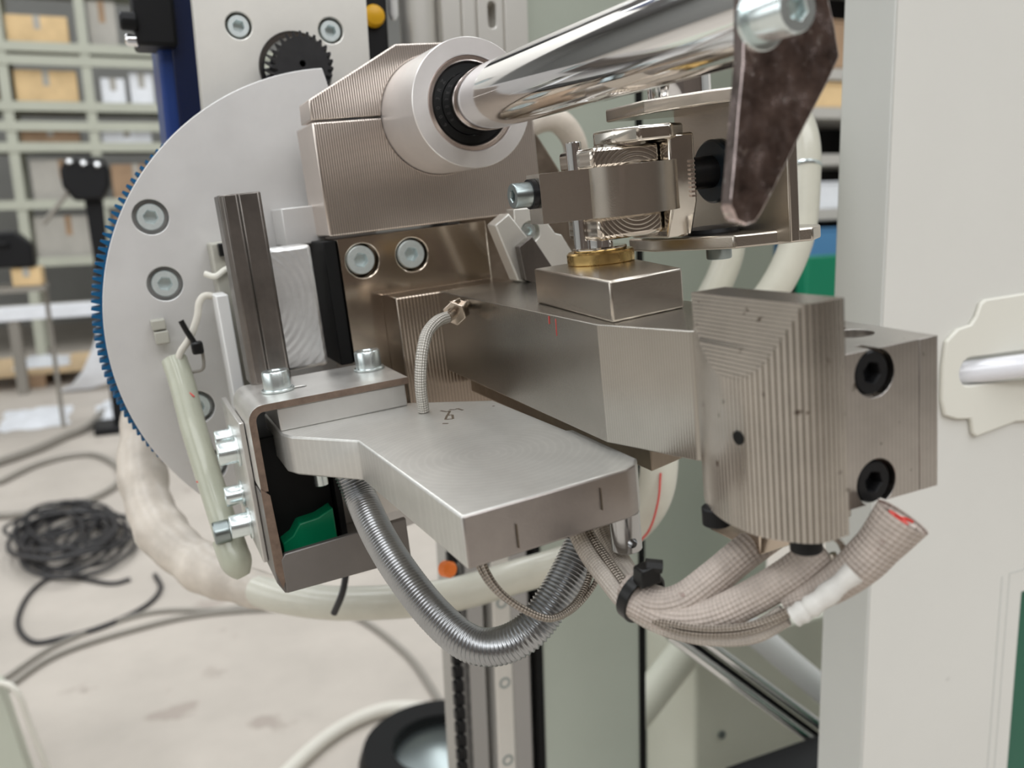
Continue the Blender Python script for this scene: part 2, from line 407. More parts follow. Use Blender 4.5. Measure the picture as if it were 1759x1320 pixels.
# the plain cabinet with its slot
T = thing('cabinet', 'off-white painted sheet metal cabinet with a cable slot beside the jaw holder', 'cabinet', (520, 345, FL), 'w')
fc = part('front_panel', MB().box(357.6, 900, 330, 331.6, FL+20, 900), 'cabinet_paint', T)
slot = arc(421, -92.5, 8, 90, 270, 8) + [(560, -102), (560, -86)]
cut(fc, T, [MB().prism(slot, 'b', 320, 340), MB().box(482.5, 640, 320, 340, -1200, -236)])
part('side_panel', MB().box(356, 357.6, 330, 363, FL+20, 900), 'cabinet_side', T, bevel=0.6)
part('return_flange', MB().box(357.6, 372, 361.5, 363, FL+20, 900), 'cabinet_side', T)
part('window_pane', MB().box(476, 660, 334, 337, -900, -226), 'green_dark', T)
part('plinth', MB().box(357, 900, 332, 600, FL, FL+20), 'black_paint', T)
part('back_panel', MB().box(640, 900, 600, 602, FL+20, 900), 'cabinet_side', T)
for x0, x1, z0, z1 in ((463.5, 464.6, -900, -222), (470.0, 470.9, -900, -222), (470, 500, -222, -221)):
    part('glue_line', MB().box(x0, x1, 329.75, 330.2, z0, z1), 'cabinet_side', T)
fit = [(402, -74), (410, -68), (420, -66.5), (424, -62), (426.5, -55.5), (430, -53.5), (520, -50), (520, -132), (462, -126), (430, -130.5), (427, -128.5), (424.5, -119.5),
       (414, -118.5), (404, -115), (401, -106), (400.5, -88)]
ft = single('cable_slot_fitting', MB().prism(fit, 'b', 327.2, 329.8), 'fitting_ivory', 'ivory cross-shaped plastic cover plate around the cable slot of the cabinet', 'cover plate', (440, 328, -92), 'w', bevel=0.8)
cut(ft, ft, [MB().prism(slot, 'b', 320, 340)])
single('white_cable', MB().tube([(416, 352, -97), (422, 338, -95), (440, 327, -93), (470, 318, -91), (520, 314, -90), (600, 318, -92)], 6.6, 20), 'white_cable',
       'thick white cable leaving the slot in the cabinet', 'cable', (440, 330, -93), 'w')
# braces and boxes low down behind the column
T = thing('back_panel', 'grey-green painted machine panel standing behind the column', 'panel', (495, 725, FL), 'w')
part('sheet', MB().box(372, 622, 720, 723, FL, 520), 'column_paint', T)
part('edge_fold', MB().box(619, 622, 723, 760, FL, 520), 'column_paint', T, bevel=.6)
single('brace_tube', MB().cyl((454, 572, -344), (545, 512, -440), 11.5, 32), 'white_plastic', 'white painted round brace tube sloping down to the cabinet', 'tube', (500, 545, -390), 'w')
single('diagonal_support', MB().cyl((385, 642, -481), (472, 624, -380), 16, 32), 'frame_cream', 'cream round strut sloping the other way under the cable bundle', 'tube', (420, 634, -440), 'w')
T = thing('slide_rail', 'polished twin slide rail sloping down behind the cabinet', 'rail', (455, 540, -395), 'w')
for dx, dz in ((0, 0), (-9, -11)):
    part('rod', MB().cyl((402+dx, 574, -342+dz), (520+dx, 498, -449+dz), 4.2, 20), 'chrome', T)
part('bed', MB().cyl((397, 582, -352), (514, 507, -459), 6.5, 6), 'black_oxide', T)
T = thing('motor_box', 'pale painted machine box standing under the sloping rails', 'box', (500, 680, FL), 'w')
part('shell', MB().prism([(475, 648), (640, 640), (640, 706), (454, 706)], 'c', FL+10, -418), 'frame_cream', T, bevel=3)
part('screw', MB().cyl((505, 646.6, -520), (505, 644, -520), 4, 18), 'zinc_dark', T)
part('base', MB().box(445, 645, 636, 710, FL, FL+10), 'black_paint', T)
single('black_base_beam', MB().box(398, 640, 470, 505, -480, -436).box(600, 635, 470, 505, FL, -480), 'black_paint', 'black steel beam low down behind the cabinet edge', 'beam', (480, 490, -480), 'w', bevel=2)

# ------------------------------------------------------------------ background
T = thing('storage_rack', 'grey-green steel storage rack along the far wall', 'rack', (0, 8700, FL), 'w')
posts = [-1897, -1277, -657, -37, 583, 1203, 1823]
for x in posts:
    for y in (8500, 9100):
        part('upright', MB().box(x-38, x+38, y, y+60, FL, 2700), 'rack_paint', T)
for z in (2020, 1500, 1395, 1030, 870, 700, 230, -250):
    part('beam', MB().box(-1935, 1861, 8490, 8500, z-38, z+38), 'rack_paint', T)
    if z not in (1395, 870): part('shelf_board', MB().box(-1900, 1826, 8560, 9100, z-20, z), 'rack_paint', T)
boxes = [(-600, -140, 1520, 1760, 'card_tan', 'pale tan carton on the storage rack, the upper of two'), (-590, -120, 1050, 1330, 'card_tan', 'large pale tan carton on the storage rack, the lower of two'),
         (20, 240, 1520, 1900, 'card_grey', 'grey carton standing on the top rack shelf'), (290, 480, 1050, 1330, 'plastic_sheet', 'white wrapped panel upright on the rack'),
         (60, 250, 1050, 1280, 'plastic_sheet', 'small white wrapped panel upright on the rack beside a taller one'), (-1200, -720, 1050, 1360, 'card_brown', 'brown carton on the storage rack beside the large pale tan carton'),
         (-600, -150, 720, 850, 'card_brown', 'flat brown carton lying on a low rack shelf'), (20, 420, 720, 850, 'plastic_sheet', 'flat white packet lying on a low rack shelf'),
         (-560, -80, 250, 600, 'card_grey', 'grey-brown crate on the lower rack shelf'), (60, 460, 250, 560, 'card_brown', 'brown crate on the lower rack shelf by the blue post'),
         (-590, -60, -230, 130, 'card_grey', 'dull grey crate on the lowest rack shelf'), (30, 480, -230, 150, 'card_brown', 'dull brown crate on the lowest rack shelf')]
for x0, x1, z0, z1, mm, lab in boxes:
    T2 = thing('carton', lab, 'box', ((x0+x1)/2, 8800, z0), 'w', group='goods on the storage rack')
    part('body', MB().box(x0, x1, 8570, 9000, z0, z1), mm, T2, bevel=6)
    part('lid_tape', MB().box((x0+x1)/2-25, (x0+x1)/2+25, 8567.5, 9002.5, z0+(z1-z0)*.55, z1+2), 'card_grey' if mm != 'card_grey' else 'card_brown', T2)
# drill stand
T = thing('drill_stand', 'black drilling machine head on a slim stand in front of the rack', 'drill', (-70, 5000, FL), 'w')
part('base', MB().box(-190, 60, 4900, 5150, FL, FL+40), 'black_paint', T, bevel=8)
part('pillar', MB().loft([[(-95-30*k, 4990, z) , (-20+10*k, 4990, z), (-20+10*k, 5050, z), (-95-30*k, 5050, z)] for k, z in ((0, FL+40), (0, -130), (.3, 165))]), 'black_paint', T, bevel=6)
part('head', MB().loft([[(x0, 4920, z), (x1, 4920, z), (x1+10, 5100, z), (x0-10, 5100, z)] for x0, x1, z in ((-140, -20, 150), (-190, 20, 220), (-192, 25, 300), (-160, 0, 362))]), 'black_paint', T, bevel=14)
for k in range(3): part('knob', MB().lathe((-150+62*k, 4925, 330-8*k), (0.2, -0.6, 0.7), [(6, 0), (22, 8), (24, 20), (10, 30)], 20), 'chrome', T)
part('lever', MB().tube([(-160, 4960, 210), (-230, 4950, 120), (-300, 4950, 40)], 12, 10), 'cable_grey', T)
T = thing('side_table', 'grey side table on thin legs in front of the storage rack', 'table', (-500, 5130, FL), 'w')
part('table_top', MB().box(-700, -330, 4960, 5300, -290, -262), 'cable_grey', T)
for x in (-690, -360): part('leg', MB().box(x, x+22, 5260, 5285, FL, -290), 'cable_grey', T)
T = thing('carton', 'small tan carton on the grey side table', 'box', (-405, 5110, -262), 'w')
part('body', MB().box(-470, -340, 4980, 5240, -261.5, -172), 'card_tan', T, bevel=5)
part('lid_tape', MB().box(-420, -390, 4978, 5242, -215, -170.5), 'card_grey', T)
T = thing('tool_case', 'black tool case lying on top of the small tan carton', 'case', (-500, 5080, -168), 'w')
part('shell', MB().loft([[(-620, 4960, z), (x1, 4960, z), (x1, 5200, z), (-620, 5200, z)] for x1, z in ((-360, -168), (-362, -60), (-430, 10))]), 'black_paint', T, bevel=12)
part('handle', MB().tube([(-560, 4955, -60), (-540, 4935, -50), (-480, 4935, -50), (-460, 4955, -60)], 8, 8), 'black_paint', T)
# pallet, frame, plastic on floor
T = thing('conveyor_frame', 'low pale metal rail frame on legs across the hall floor', 'frame', (-400, 6500, FL), 'w')
part('rail', MB().box(-1500, 300, 6480, 6520, -560, -470), 'plastic_sheet', T, bevel=4)
part('rail', MB().box(-1500, 300, 6600, 6640, -560, -470), 'card_grey', T, bevel=4)
for x in (-1200, -640, 100):
    part('leg', MB().box(x-30, x+30, 6490, 6540, FL, -560), 'cable_grey', T)
    part('leg', MB().box(x-30, x+30, 6595, 6640, FL, -560), 'cable_grey', T)
T = thing('pallet', 'wooden pallet lying flat on the concrete with a white sheet on it', 'pallet', (-550, 7200, FL), 'w')
for x in (-1000, -620, -190): part('runner', MB().box(x, x+100, 6720, 7620, FL, FL+90), 'card_brown', T, bevel=4)
for k in range(7): part('plank', MB().box(-1010, -90, 6720+k*132, 6720+k*132+110, FL+90, FL+112), 'wood', T, bevel=3)
def sheet(x0, x1, y0, y1, z, h, seed):
    r = random.Random(seed); nx = 9; vs = []; fs = []
    for i in range(nx):
        for j in range(nx):
            u = i/(nx-1); v = j/(nx-1); e = math.sin(PI*u)*math.sin(PI*v)
            vs.append((x0+(x1-x0)*(u+r.uniform(-.05, .05)), y0+(y1-y0)*(v+r.uniform(-.05, .05)), z+h*e*r.uniform(.35, 1)))
    for i in range(nx-1):
        for j in range(nx-1): fs.append((i*nx+j, (i+1)*nx+j, (i+1)*nx+j+1, i*nx+j+1))
    n = len(vs); vs += [(x, y, z-3) for x, y, _ in vs]; fs += [tuple(reversed([q+n for q in f])) for f in fs]
    bd = [i*nx for i in range(nx)] + [(nx-1)*nx+j for j in range(1, nx)] + [i*nx+nx-1 for i in range(nx-2, -1, -1)] + [j for j in range(nx-2, 0, -1)]
    for a, b in zip(bd, bd[1:]+bd[:1]): fs.append((a, b, b+n, a+n))
    return MB().add(vs, fs)
single('plastic_sheet', sheet(-720, -380, 6900, 7500, FL+116, 60, 1), 'plastic_sheet', 'crumpled white plastic sheet lying on the wooden pallet', 'plastic sheet', (-550, 7200, FL+116), 'w')
single('plastic_sheet', sheet(-680, -330, 5300, 5900, FL+4, 50, 2), 'plastic_sheet', 'crumpled white plastic scrap alone on the bare concrete floor', 'plastic sheet', (-500, 5600, FL), 'w')
single('plastic_sheet', sheet(-190, 40, 5300, 5800, FL+4, 90, 3), 'plastic_sheet', 'white plastic scrap on the floor close behind the gear', 'plastic sheet', (-80, 5500, FL), 'w')
single('film_drape', MB().loft([[(-430+ 2*k*60, 6400-40*k, -1040+140*k*k/2), (-230+2*k*75, 6400-40*k, -1040+150*k*k/2), (-230+2*k*75, 6470-40*k, -1040+150*k*k/2), (-430+2*k*60, 6470-40*k, -1040+140*k*k/2)] for k in (0, .7, 1.3, 2, 2.6)]), 'plastic_sheet',
       'white plastic film hanging down behind the blue gear to the floor', 'plastic sheet', (-250, 6400, FL), 'w')
# cables over the floor
def floor_cable(pts, r, m, label, group=None):
    return single('floor_cable', MB().tube([(x, y, FL+r+(p[2] if len(p) > 2 else 0)) for p in pts for x, y in [p[:2]]], r, 10, 8), m, label, 'cable', (pts[0][0], pts[0][1], FL), 'w', group=group)
floor_cable([(-640, 4450), (-449, 4682), (-330, 4900), (-227, 5080), (-150, 5500)], 20, 'cable_grey', 'grey cable running straight across the floor from the plastic scrap')
floor_cable([(-549, 4150), (-430, 4380), (-300, 4480), (-180, 4440), (-90, 4180), (-75, 3930), (-140, 3750), (-260, 3640), (-435, 3628), (-520, 3660)], 13, 'cable_grey', 'grey cable loop above the black coil')
cm = []
for k in range(17):
    r = random.Random(50+k); cx, cy = -240+r.uniform(-70, 60), 3230+r.uniform(-170, 170); ra, rb = r.uniform(80, 175), r.uniform(160, 330); ph = r.uniform(0, 6); tl = r.uniform(-.5, .5)
    pts = []
    for q in range(15):
        t = ph+q*2*PI*1.0/14; x = ra*math.cos(t); y = rb*math.sin(t)
        pts.append((cx+x*math.cos(tl)-y*math.sin(tl)*.5, cy+x*math.sin(tl)+y*math.cos(tl), FL+9+3*k+r.uniform(0, 12)))
    cm.append(pts)
mb = MB()
for pts in cm: mb.tube(pts, 6.5, 7, 4)
single('cable_coil', mb, 'cable_black', 'untidy coil of thin black cable heaped on the concrete floor', 'cable coil', (-240, 3230, FL), 'w')
floor_cable([(-60, 2760), (-120, 2760), (-260, 2900), (-330, 2800), (-346, 2590), (-300, 2440), (-227, 2428), (-130, 2450), (-26, 2530), (20, 2640), (10, 2760)], 7, 'cable_black', 'black cable loop pulled out of the coil on the floor')
floor_cable([(-354, 2180), (-236, 2329), (-40, 2390), (118, 2395), (330, 2320), (475, 2202), (547, 1912), (551, 1601), (620, 1480)], 7.5, 'cable_grey', 'long grey cable curving over the floor under the spring hose')
floor_cable([(-360, 2240), (-230, 2400), (-20, 2480), (183, 2400), (400, 2380)], 6.5, 'cable_grey', 'short grey floor cable running alongside the long curving one')
floor_cable([(100, 1470), (283, 1640), (420, 1690), (520, 1640), (600, 1560)], 15, 'cable_white', 'thick pale cable bundle on the floor at the foot of the rail')
T = thing('trolley', 'dark round trolley base with a grey hub at the foot of the rail', 'trolley', (500, 1400, FL), 'w')
part('tyre', MB().lathe((470, 1440, FL+40), (0, 0, 1), [(95, -38), (150, -38), (160, 0), (150, 30), (95, 30)], 40, closed=True), 'black_rubber', T)
part('hub', MB().lathe((470, 1440, FL+40), (0, 0, 1), [(95, -38), (95, 10), (30, 26)], 40), 'zinc_dark', T)
T = thing('bench', 'olive grey painted bench with a splayed leg standing on the concrete floor', 'bench', (-180, 1290, FL), 'w')
def slant(x0, y0, x1, y1): return [[(x0-46, y0, -640), (x0, y0, -640), (x0, y0+46, -640), (x0-46, y0+46, -640)], [(x1-46, y1, FL), (x1, y1, FL), (x1, y1+46, FL), (x1-46, y1+46, FL)]]
part('leg', MB().loft(slant(-215, 1355, -135, 1232)), 'rack_paint', T, bevel=3)
part('leg', MB().box(-560, -514, 1760, 1806, FL, -640), 'rack_paint', T, bevel=3)
part('leg', MB().loft(slant(-640, 1355, -720, 1232)), 'rack_paint', T, bevel=3)
part('top', MB().box(-700, -275, 1340, 1820, -640, -622), 'rack_paint', T, bevel=2)
single('draped_cable', MB().tube([(-256, 1374, -634.5), (-222, 1362, -634), (-205, 1350, -633), (-192, 1342, -648), (-184, 1338, -690), (-164, 1330, -790), (-112, 1322, FL+6), (-60, 1330, FL+6)], 4.5, 10), 'cable_white',
       'white cable looped over beside the olive grey bench leg', 'cable', (-206, 1362, -640), 'w')
# right-hand shelves seen between link plate and cabinet
T = thing('wall_shelf', 'grey shelf unit seen in the gap beside the cabinet', 'shelf', (2800, 3000, FL), 'w')
for x in (2050, 3500): part('side', MB().box(x, x+40, 3000, 3400, FL, 1500), 'card_grey', T)
for z in (1000, 560, 400, 205, -30, -300): part('board', MB().box(2090, 3500, 2990, 3400, z-35, z+12), 'rail_pale', T, bevel=3)
part('back', MB().box(2050, 3540, 3400, 3420, FL, 1500), 'black_paint', T)
for x0, x1, z0, z1, mm, nm, lab in ((2720, 2980, 412, 505, 'card_tan', 'carton', 'tan carton on the shelf seen beside the link plate'), (2600, 2960, 573, 760, 'card_brown', 'carton', 'brown carton on the upper shelf beside the cabinet edge'),
                                (2700, 2980, -18, 90, 'plastic_sheet', 'wrapped_parts', 'clear wrapped parts on the shelf above the blue bin'), (2640, 2790, 217, 340, 'card_grey', 'carton', 'dull grey carton in the dark shelf bay'),
                                (2760, 2990, -287, -110, 'blue_bin', 'storage_bin', 'blue plastic bin on the lowest shelf')):
    T2 = thing(nm, lab, 'box', ((x0+x1)/2, 3050, z0), 'w', group='goods on the wall shelf')
    part('body', MB().box(x0, x1, 2995, 3300, z0+1, z1), mm, T2, bevel=5)
    part('rim', MB().box(x0-4, x1+4, 2991, 3304, z1, z1+10), mm, T2, bevel=3)
single('green_barrier', MB().box(2500, 3400, 2700, 2760, FL, -200), 'green_paint', 'green painted board below the blue bin', 'board', (2900, 2730, FL), 'w', bevel=5)
# blue post with black clamp, cable carrier
T = thing('blue_post', 'dark blue painted upright post behind the white motor plate', 'post', (50, 580, -45), 'w')
part('post', MB().box(35.5, 75, 560, 620, -45, 700), 'blue_paint', T, bevel=3)
part('shade_strip', MB().box(43, 62, 556, 560, -45, 700), 'navy_shade', T, bevel=1)  # darker blue strip: shade of the front face put into the colour
part('clamp', MB().box(24, 46, 548, 575, 100, 150), 'black_paint', T, bevel=2)
part('clamp_screw', MB().cyl((26, 548, 112), (17, 548, 112), 5, 16, 1), 'black_oxide', T)
part('clamp_screw', MB().cyl((26, 552, 103), (19, 552, 103), 3.4, 16, 1), 'chrome', T)
T = thing('switch_box', 'black switch housing with a yellow button beside the motor plate', 'switch', (150, 505, 60), 'w')
part('housing', MB().box(137, 154.5, 500, 530, 60, 200), 'black_paint', T, bevel=2)
part('button', MB().lathe((146, 500, 111.5), (0, -1, 0), [(6.0, 0), (6.0, 2.5), (5, 5), (2, 6)], 24), 'yellow_plastic', T)
part('bracket_arm', MB().box(140, 176, 503, 525, 40, 62), 'black_paint', T)
T = thing('cable_carrier', 'pale cylinder hanging behind the clamp block beside the rail', 'air cylinder', (175, 505, 60), 'w')
part('body', MB().cyl((178, 517, 62), (178, 517, 260), 11, 28, 1), 'rail_pale', T)
part('rod_tip', MB().lathe((160.4, 508, 190), (0, 0, -1), [(2.8, -30), (2.8, 75), (1.4, 78)], 18), 'white_plastic', T)

# ================================================================== the machine head (head frame: a across, b away, c up)
# ------------------------------------------------------------------ toothed disc
DA, DC = 100.9, -51.3
T = thing('gear_disc', 'large pale grey half disc with a blue toothed rim and sunk screws', 'gear disc', (DA, 412, DC))
pl = arc(DA, DC, 111.8, 90.6, 292, 96)
dp = part('disc_plate', MB().prism(pl, 'b', 410, 418), 'alu_disc', T, bevel=0.35)
holes = [(16.6, 3.5), (17.2, -25.3), (20.8, -81.8), (21.5, -109.6)]
cut(dp, T, [MB().cyl((a, 405, c), (a, 417.2, c), 7.4, 40) for a, c in holes])
for a, c in holes: screw(T, (a, 417.1, c), (0, -1, 0), 5.7, 6.6, 2.9, 'zinc_matt', depth=4.6)
GA, GC, NT = 86.2, -48.9, 192
ring = []
for i in range(NT):
    for f, r in ((-.36, 98.0), (-.13, 101.5), (.13, 101.5), (.36, 98.0)):
        t = 2*PI*(i+f)/NT; ring.append((r, t))
n = len(ring)
vs = [(GA+r*math.cos(t), b, GC+r*math.sin(t)) for b in (418.2, 430) for r, t in ring] + [(GA+88*math.cos(t), b, GC+88*math.sin(t)) for b in (418.2, 430) for r, t in ring]
fs = []
for i in range(n):
    j = (i+1) % n
    fs += [(i, j, n+j, n+i), (2*n+i, 3*n+i, 3*n+j, 2*n+j), (i, 2*n+i, 2*n+j, j), (n+i, n+j, 3*n+j, 3*n+i)]
part('gear_rim', MB().add(vs, fs), 'gear_blue', T, smooth=20, label='blue toothed gear rim')
# fixed motor plate and black pinion (world frame)
T = thing('motor_plate', 'off-white machined motor plate with two sunk screws behind the disc', 'plate', (86, 450, 40), 'w')
mp_ = part('plate', MB().box(45.2, 126, 442, 452, 36, 210), 'alu_plate', T, bevel=0.5)
cut(mp_, T, [MB().cyl((x, 436, 91), (x, 450.5, 91), 6.0, 36) for x in (64.5, 107.5)] + [MB().cyl((89.4, 436, 72.6), (89.4, 460, 72.6), 17.0, 48)])
for x in (64.5, 107.5): screw(T, (x, 450.4, 91), (0, -1, 0), 5.0, 7.8, 2.6, 'zinc_matt', depth=4)
part('lip', MB().lathe((89.4, 452, 72.6), (0, -1, 0), [(14.6, 0), (16.9, 0), (16.9, 9), (14.6, 9)], 48, closed=True), 'rail_dark', T)
T = thing('pinion_gear', 'black helical pinion gear in front of the motor plate', 'gear', (91, 432, 76), 'w')
rings = []
for k in range(6):
    b = 446-k*4.0; tw = k*0.075; rg = []
    for i in range(26):
        for f, r in ((-.30, 11.9), (-.14, 14.4), (.14, 14.4), (.30, 11.9)):
            t = 2*PI*(i+f)/26+tw; rg.append((89.4+r*math.cos(t), b, 72.6+r*math.sin(t)))
    rings.append(rg)
pg = part('gear_body', MB().loft(rings), 'pinion_black', T, smooth=25)
cut(pg, T, [MB().cyl((89.4, 415, 72.6), (89.4, 434, 72.6), 1.5, 20)])

# ------------------------------------------------------------------ clamp block
T = thing('clamp_block', 'nickel-plated split clamp block with machined lines holding the bearing collar', 'clamp block', (120, 372, -15))
ub = part('block_body', MB().prism([(80.4, -12.4), (178, -12.4), (178, 32.8), (80.2, 32.8)], 'b', 360, 392), 'nickel_milled', T, bevel=0.7)
cp = part('clamp_cap', MB().prism([(80.0, 33.6), (186, 33.6), (186, 41.5), (148, 61), (119, 61), (80.4, 41.5)], 'b', 360, 380), 'nickel_milled', T, bevel=0.6)
cut(ub, T, [MB().cyl((133.2, 350, 32), (133.2, 400, 32), 24.1, 64)])
cut(cp, T, [MB().cyl((133.2, 350, 32), (133.2, 400, 32), 24.1, 64)])
lb = part('lower_block', MB().prism([(83.2, -130), (150, -130), (150, -13.6), (83.2, -13.6)], 'b', 360, 398), 'nickel', T, bevel=0.6)
cut(lb, T, [MB().cyl((a, 355, c), (a, 369, c), 7.0, 40) for a, c in ((92.6, -23.6), (114.3, -23.9))])
for a, c in ((91.9, -23.3), (113.9, -23.7)): screw(T, (a, 368, c), (0, -1, 0), 6.0, 8.6, 2.9, 'zinc_matt', depth=4.4)
part('dark_gap_plate', MB().box(77.5, 83.0, 361.5, 396, -66, -14), 'black_rubber', T, bevel=0.5)  # black plate added to darken the gap beside the lower block
part('side_step', MB().box(67, 84, 384, 409.6, -15, 1), 'alu_disc', T, bevel=0.5)
part('back_plate', MB().prism([(150, -90), (232, -90), (232, -40), (215, -22), (206, 5), (196, 22), (186, 33), (176, 38), (150, 38)], 'b', 393, 409.8), 'nickel_dark', T, bevel=1)

# ------------------------------------------------------------------ bearing collar and shaft
SA, SCc = 133.2, 32.0
T = thing('bearing_collar', 'thick matt aluminium bearing collar in the clamp block', 'collar', (SA, 340, SCc))
part('collar_ring', MB().lathe((SA, 320, SCc), (0, 1, 0), [(17.6, 0.5), (18.0, 0), (23.7, 0), (24, .4), (24, 72), (17.6, 72)], 96, closed=True), 'alu_collar', T)
part('outer_race', MB().lathe((SA, 321.0, SCc), (0, 1, 0), [(15.6, .3), (15.9, 0), (17.1, 0), (17.5, .5), (17.5, 12), (15.6, 12)], 96, closed=True), 'warm_metal', T)
sl = part('seal', MB().lathe((SA, 322.2, SCc), (0, 1, 0), [(11.7, 0), (14.6, 0), (15.2, .5), (15.5, .5), (15.5, 8), (11.7, 8)], 96, closed=True), 'seal_black', T)
def letters(txt, size, place):
    """flat solid letters from the built-in font; place(x, y) -> mm point and axes"""
    mb = MB(); x = 0.0
    out = []
    for ch_ in txt:
        cu = bpy.data.curves.new('glyph', 'FONT'); cu.body = ch_; cu.size = size; cu.extrude = 0.0; cu.resolution_u = 2
        ob = bpy.data.objects.new('glyph', cu); C.objects.link(ob)
        dg = bpy.context.evaluated_depsgraph_get(); dg.update()
        me = bpy.data.meshes.new_from_object(ob.evaluated_get(dg))
        xs = [v.co.x for v in me.vertices]; wd = max(xs)-min(xs); x0 = min(xs)
        out.append(([(v.co.x-x0-wd/2, v.co.y) for v in me.vertices], [tuple(p.vertices) for p in me.polygons], wd))
        bpy.data.objects.remove(ob); bpy.data.curves.remove(cu); bpy.data.meshes.remove(me)
    return out
lt = MB(); gl = letters('6003RZ', 2.2, None)
for k, (vs, fs, wd) in enumerate(gl):
    t = math.radians(212-k*14.5); rr = 12.5
    for v0 in (0.0,):
        pts = []
        for x, y in vs:
            r = rr+y; tt = t-x/rr
            pts.append((SA+r*math.cos(tt), 322.12, SCc+r*math.sin(tt)))
        lt.add(pts, fs)
part('seal_lettering', lt, 'seal_letter', T, sl, smooth=0, label='moulded bearing number 6003RZ')
single('guide_shaft', MB().cyl((SA, 149, SCc), (SA, 352, SCc), 11.5, 96, 0.8), 'chrome', 'polished chrome shaft sticking out of the bearing collar', 'shaft', (SA, 250, SCc))

# ------------------------------------------------------------------ link plate on the shaft end
k_ = 145/160
lp = [(131.9, 33.2), (131.0, 20.7), (129.1, 10.6), (126.9, -2.5), (125.9, -7.5), (125.6, -9.9), (126.8, -13.0), (129.5, -14.4), (132.2, -13.9), (133.9, -12.3), (137.8, -7.3), (142.9, -0.2),
      (147.4, 5.9), (154.7, 15.3), (158.3, 20.7), (157.1, 27.2), (155.6, 32.8), (154.5, 44), (150, 52), (143, 55), (136, 52), (132.6, 45)]
T = thing('link_plate', 'scratched polished link plate, tinted with a brown reflection, bolted on the shaft end', 'link plate', (125, 147, 10))
part('plate', MB().prism([(a*k_, c*k_) for a, c in lp], 'b', 145, 148.6), 'mirror_brown_reflection', T, bevel=0.45)
screw(T, (123.2, 144.2, 26.4), (0, -1, 0), 4.55, 9.6, 2.25, 'zinc', depth=3.2, washer=6.0)

# ------------------------------------------------------------------ welding arm with pedestal
T = thing('welding_arm', 'long nickel-plated square arm reaching forward from the clamp block', 'arm', (130, 280, -72))
AT = -38.9; AB = -72.3
plan = [(117.4, 340), (114.3, 205), (122.9, 175), (125.2, 172.5), (152, 181), (152, 340)]
part('arm_bar', MB().prism(plan, 'c', AB, AT), 'nickel_arm', T, bevel=0.3, smooth=8)
for p_, q_ in (((235.2, -39.4), (235.4, -41.8)), ((230.7, -39.8), (231.1, -45.0))):
    part('red_mark', MB().prism([(p_[0]-.16, p_[1]), (p_[0]+.16, p_[1]), (q_[0]+.08, q_[1]), (q_[0]-.08, q_[1])], 'a', 114.78, 115.3), 'red_ink', T)
part('arm_flange', MB().box(98.6, 150, 339.5, 360, -118, AT), 'nickel_flange', T, bevel=0.6)
part('arm_foot', MB().prism([(122.5, 196), (150, 204), (150, 330), (122.5, 330)], 'c', -80.6, AB), 'nickel_dark', T, bevel=0.5)
part('pedestal', MB().prism([(117.9, 202.6), (143.4, 205.6), (158, 264), (124.2, 262)], 'c', AT, -27.4), 'nickel_rough', T, bevel=0.7)
single('brass_bushing', MB().lathe((143.2, 250.4, -27.4), (0, 0, 1), [(10.7, 0), (11, .3), (11, 3.4), (10.4, 4.0), (6.5, 4.0), (6.5, 0)], 48, closed=True), 'brass', 'brass bushing ring on the arm pedestal under the knuckle', 'bushing', (143.2, 250.4, -27.4))
T = thing('thermocouple', 'silver braided probe wire screwed into the side of the arm', 'probe', (112, 301, -42))
part('hex_nut', MB().cyl((111.0, 302.0, -42.3), (107.6, 298.0, -43.0), 4.6, 6), 'nickel', T, bevel=0.3)
part('thread', MB().cyl((117, 307, -41.4), (104.0, 295.5, -43.6), 1.9, 14), 'nickel_dark', T)
part('wing', MB().prism([(107.2, -38.6), (110.8, -37.6), (112.2, -46.6), (108.6, -47.6)], 'b', 298.5, 301.5), 'nickel', T, bevel=0.3)
part('braid', MB().tube([(105.0, 297.0, -43.6), (99.5, 293.5, -43.9), (94.0, 289.8, -46.6), (90.6, 287.0, -51.5), (88.8, 286.2, -57.5), (87.9, 286.8, -65), (88.4, 288.8, -74)], 2.1, 16, 8), 'braid_silver', T)

# ------------------------------------------------------------------ knuckle joint
T = thing('knuckle_joint', 'shiny nickel-plated clevis knuckle standing on the brass bushing', 'knuckle joint', (143, 250, -23))
part('pin', MB().cyl((143.2, 250.4, -27.2), (143.2, 250.4, -16), 4.4, 32), 'chrome', T)
part('retaining_ring', MB().lathe((143.2, 250.4, -23.3), (0, 0, 1), [(8.6, 0), (8.8, .3), (8.8, .9), (8.4, 1.2), (4.4, 1.2), (4.4, 0)], 40, closed=True), 'nickel_bright', T)
part('guide_pin', MB().cyl((137.6, 252, -23), (137.6, 252, 11.3), 2.5, 24, .3), 'chrome', T)
part('body', MB().prism([(137, 240), (162.4, 241), (162.4, 262), (137, 262)], 'c', 2.2, 8.6), 'nickel_turned', T, bevel=1.2)
part('body', MB().prism([(138, 240.5), (162.4, 241), (162.4, 262), (138, 262)], 'c', -20, -12.2), 'nickel_turned', T, bevel=1.6)
bd = [(121.5, 246), (136, 240.5)] + [(151.5-15.6*math.cos(t), 240.5-9.5*math.sin(t)) for t in [PI*i/14 for i in range(15)]] + [(167.3, 258), (137, 260), (121.5, 255)]
part('clamp_band', MB().prism(bd, 'c', -12.6, 2.6), 'nickel_rough', T, bevel=0.6)
part('fork', MB().prism([(236, -11), (240, -22), (262, -22), (262, 10.5), (236, 10.5)], 'a', 162.6, 172.2), 'nickel_bright', T, bevel=0.8)
tooth = MB()
for i in range(9): tooth.box(169.6, 171.4, 235.2, 236.4, -9.6+i*1.35, -9.0+i*1.35)
part('knurl', tooth, 'warm_metal', T, smooth=0)  # orange light on the teeth put into their warm colour
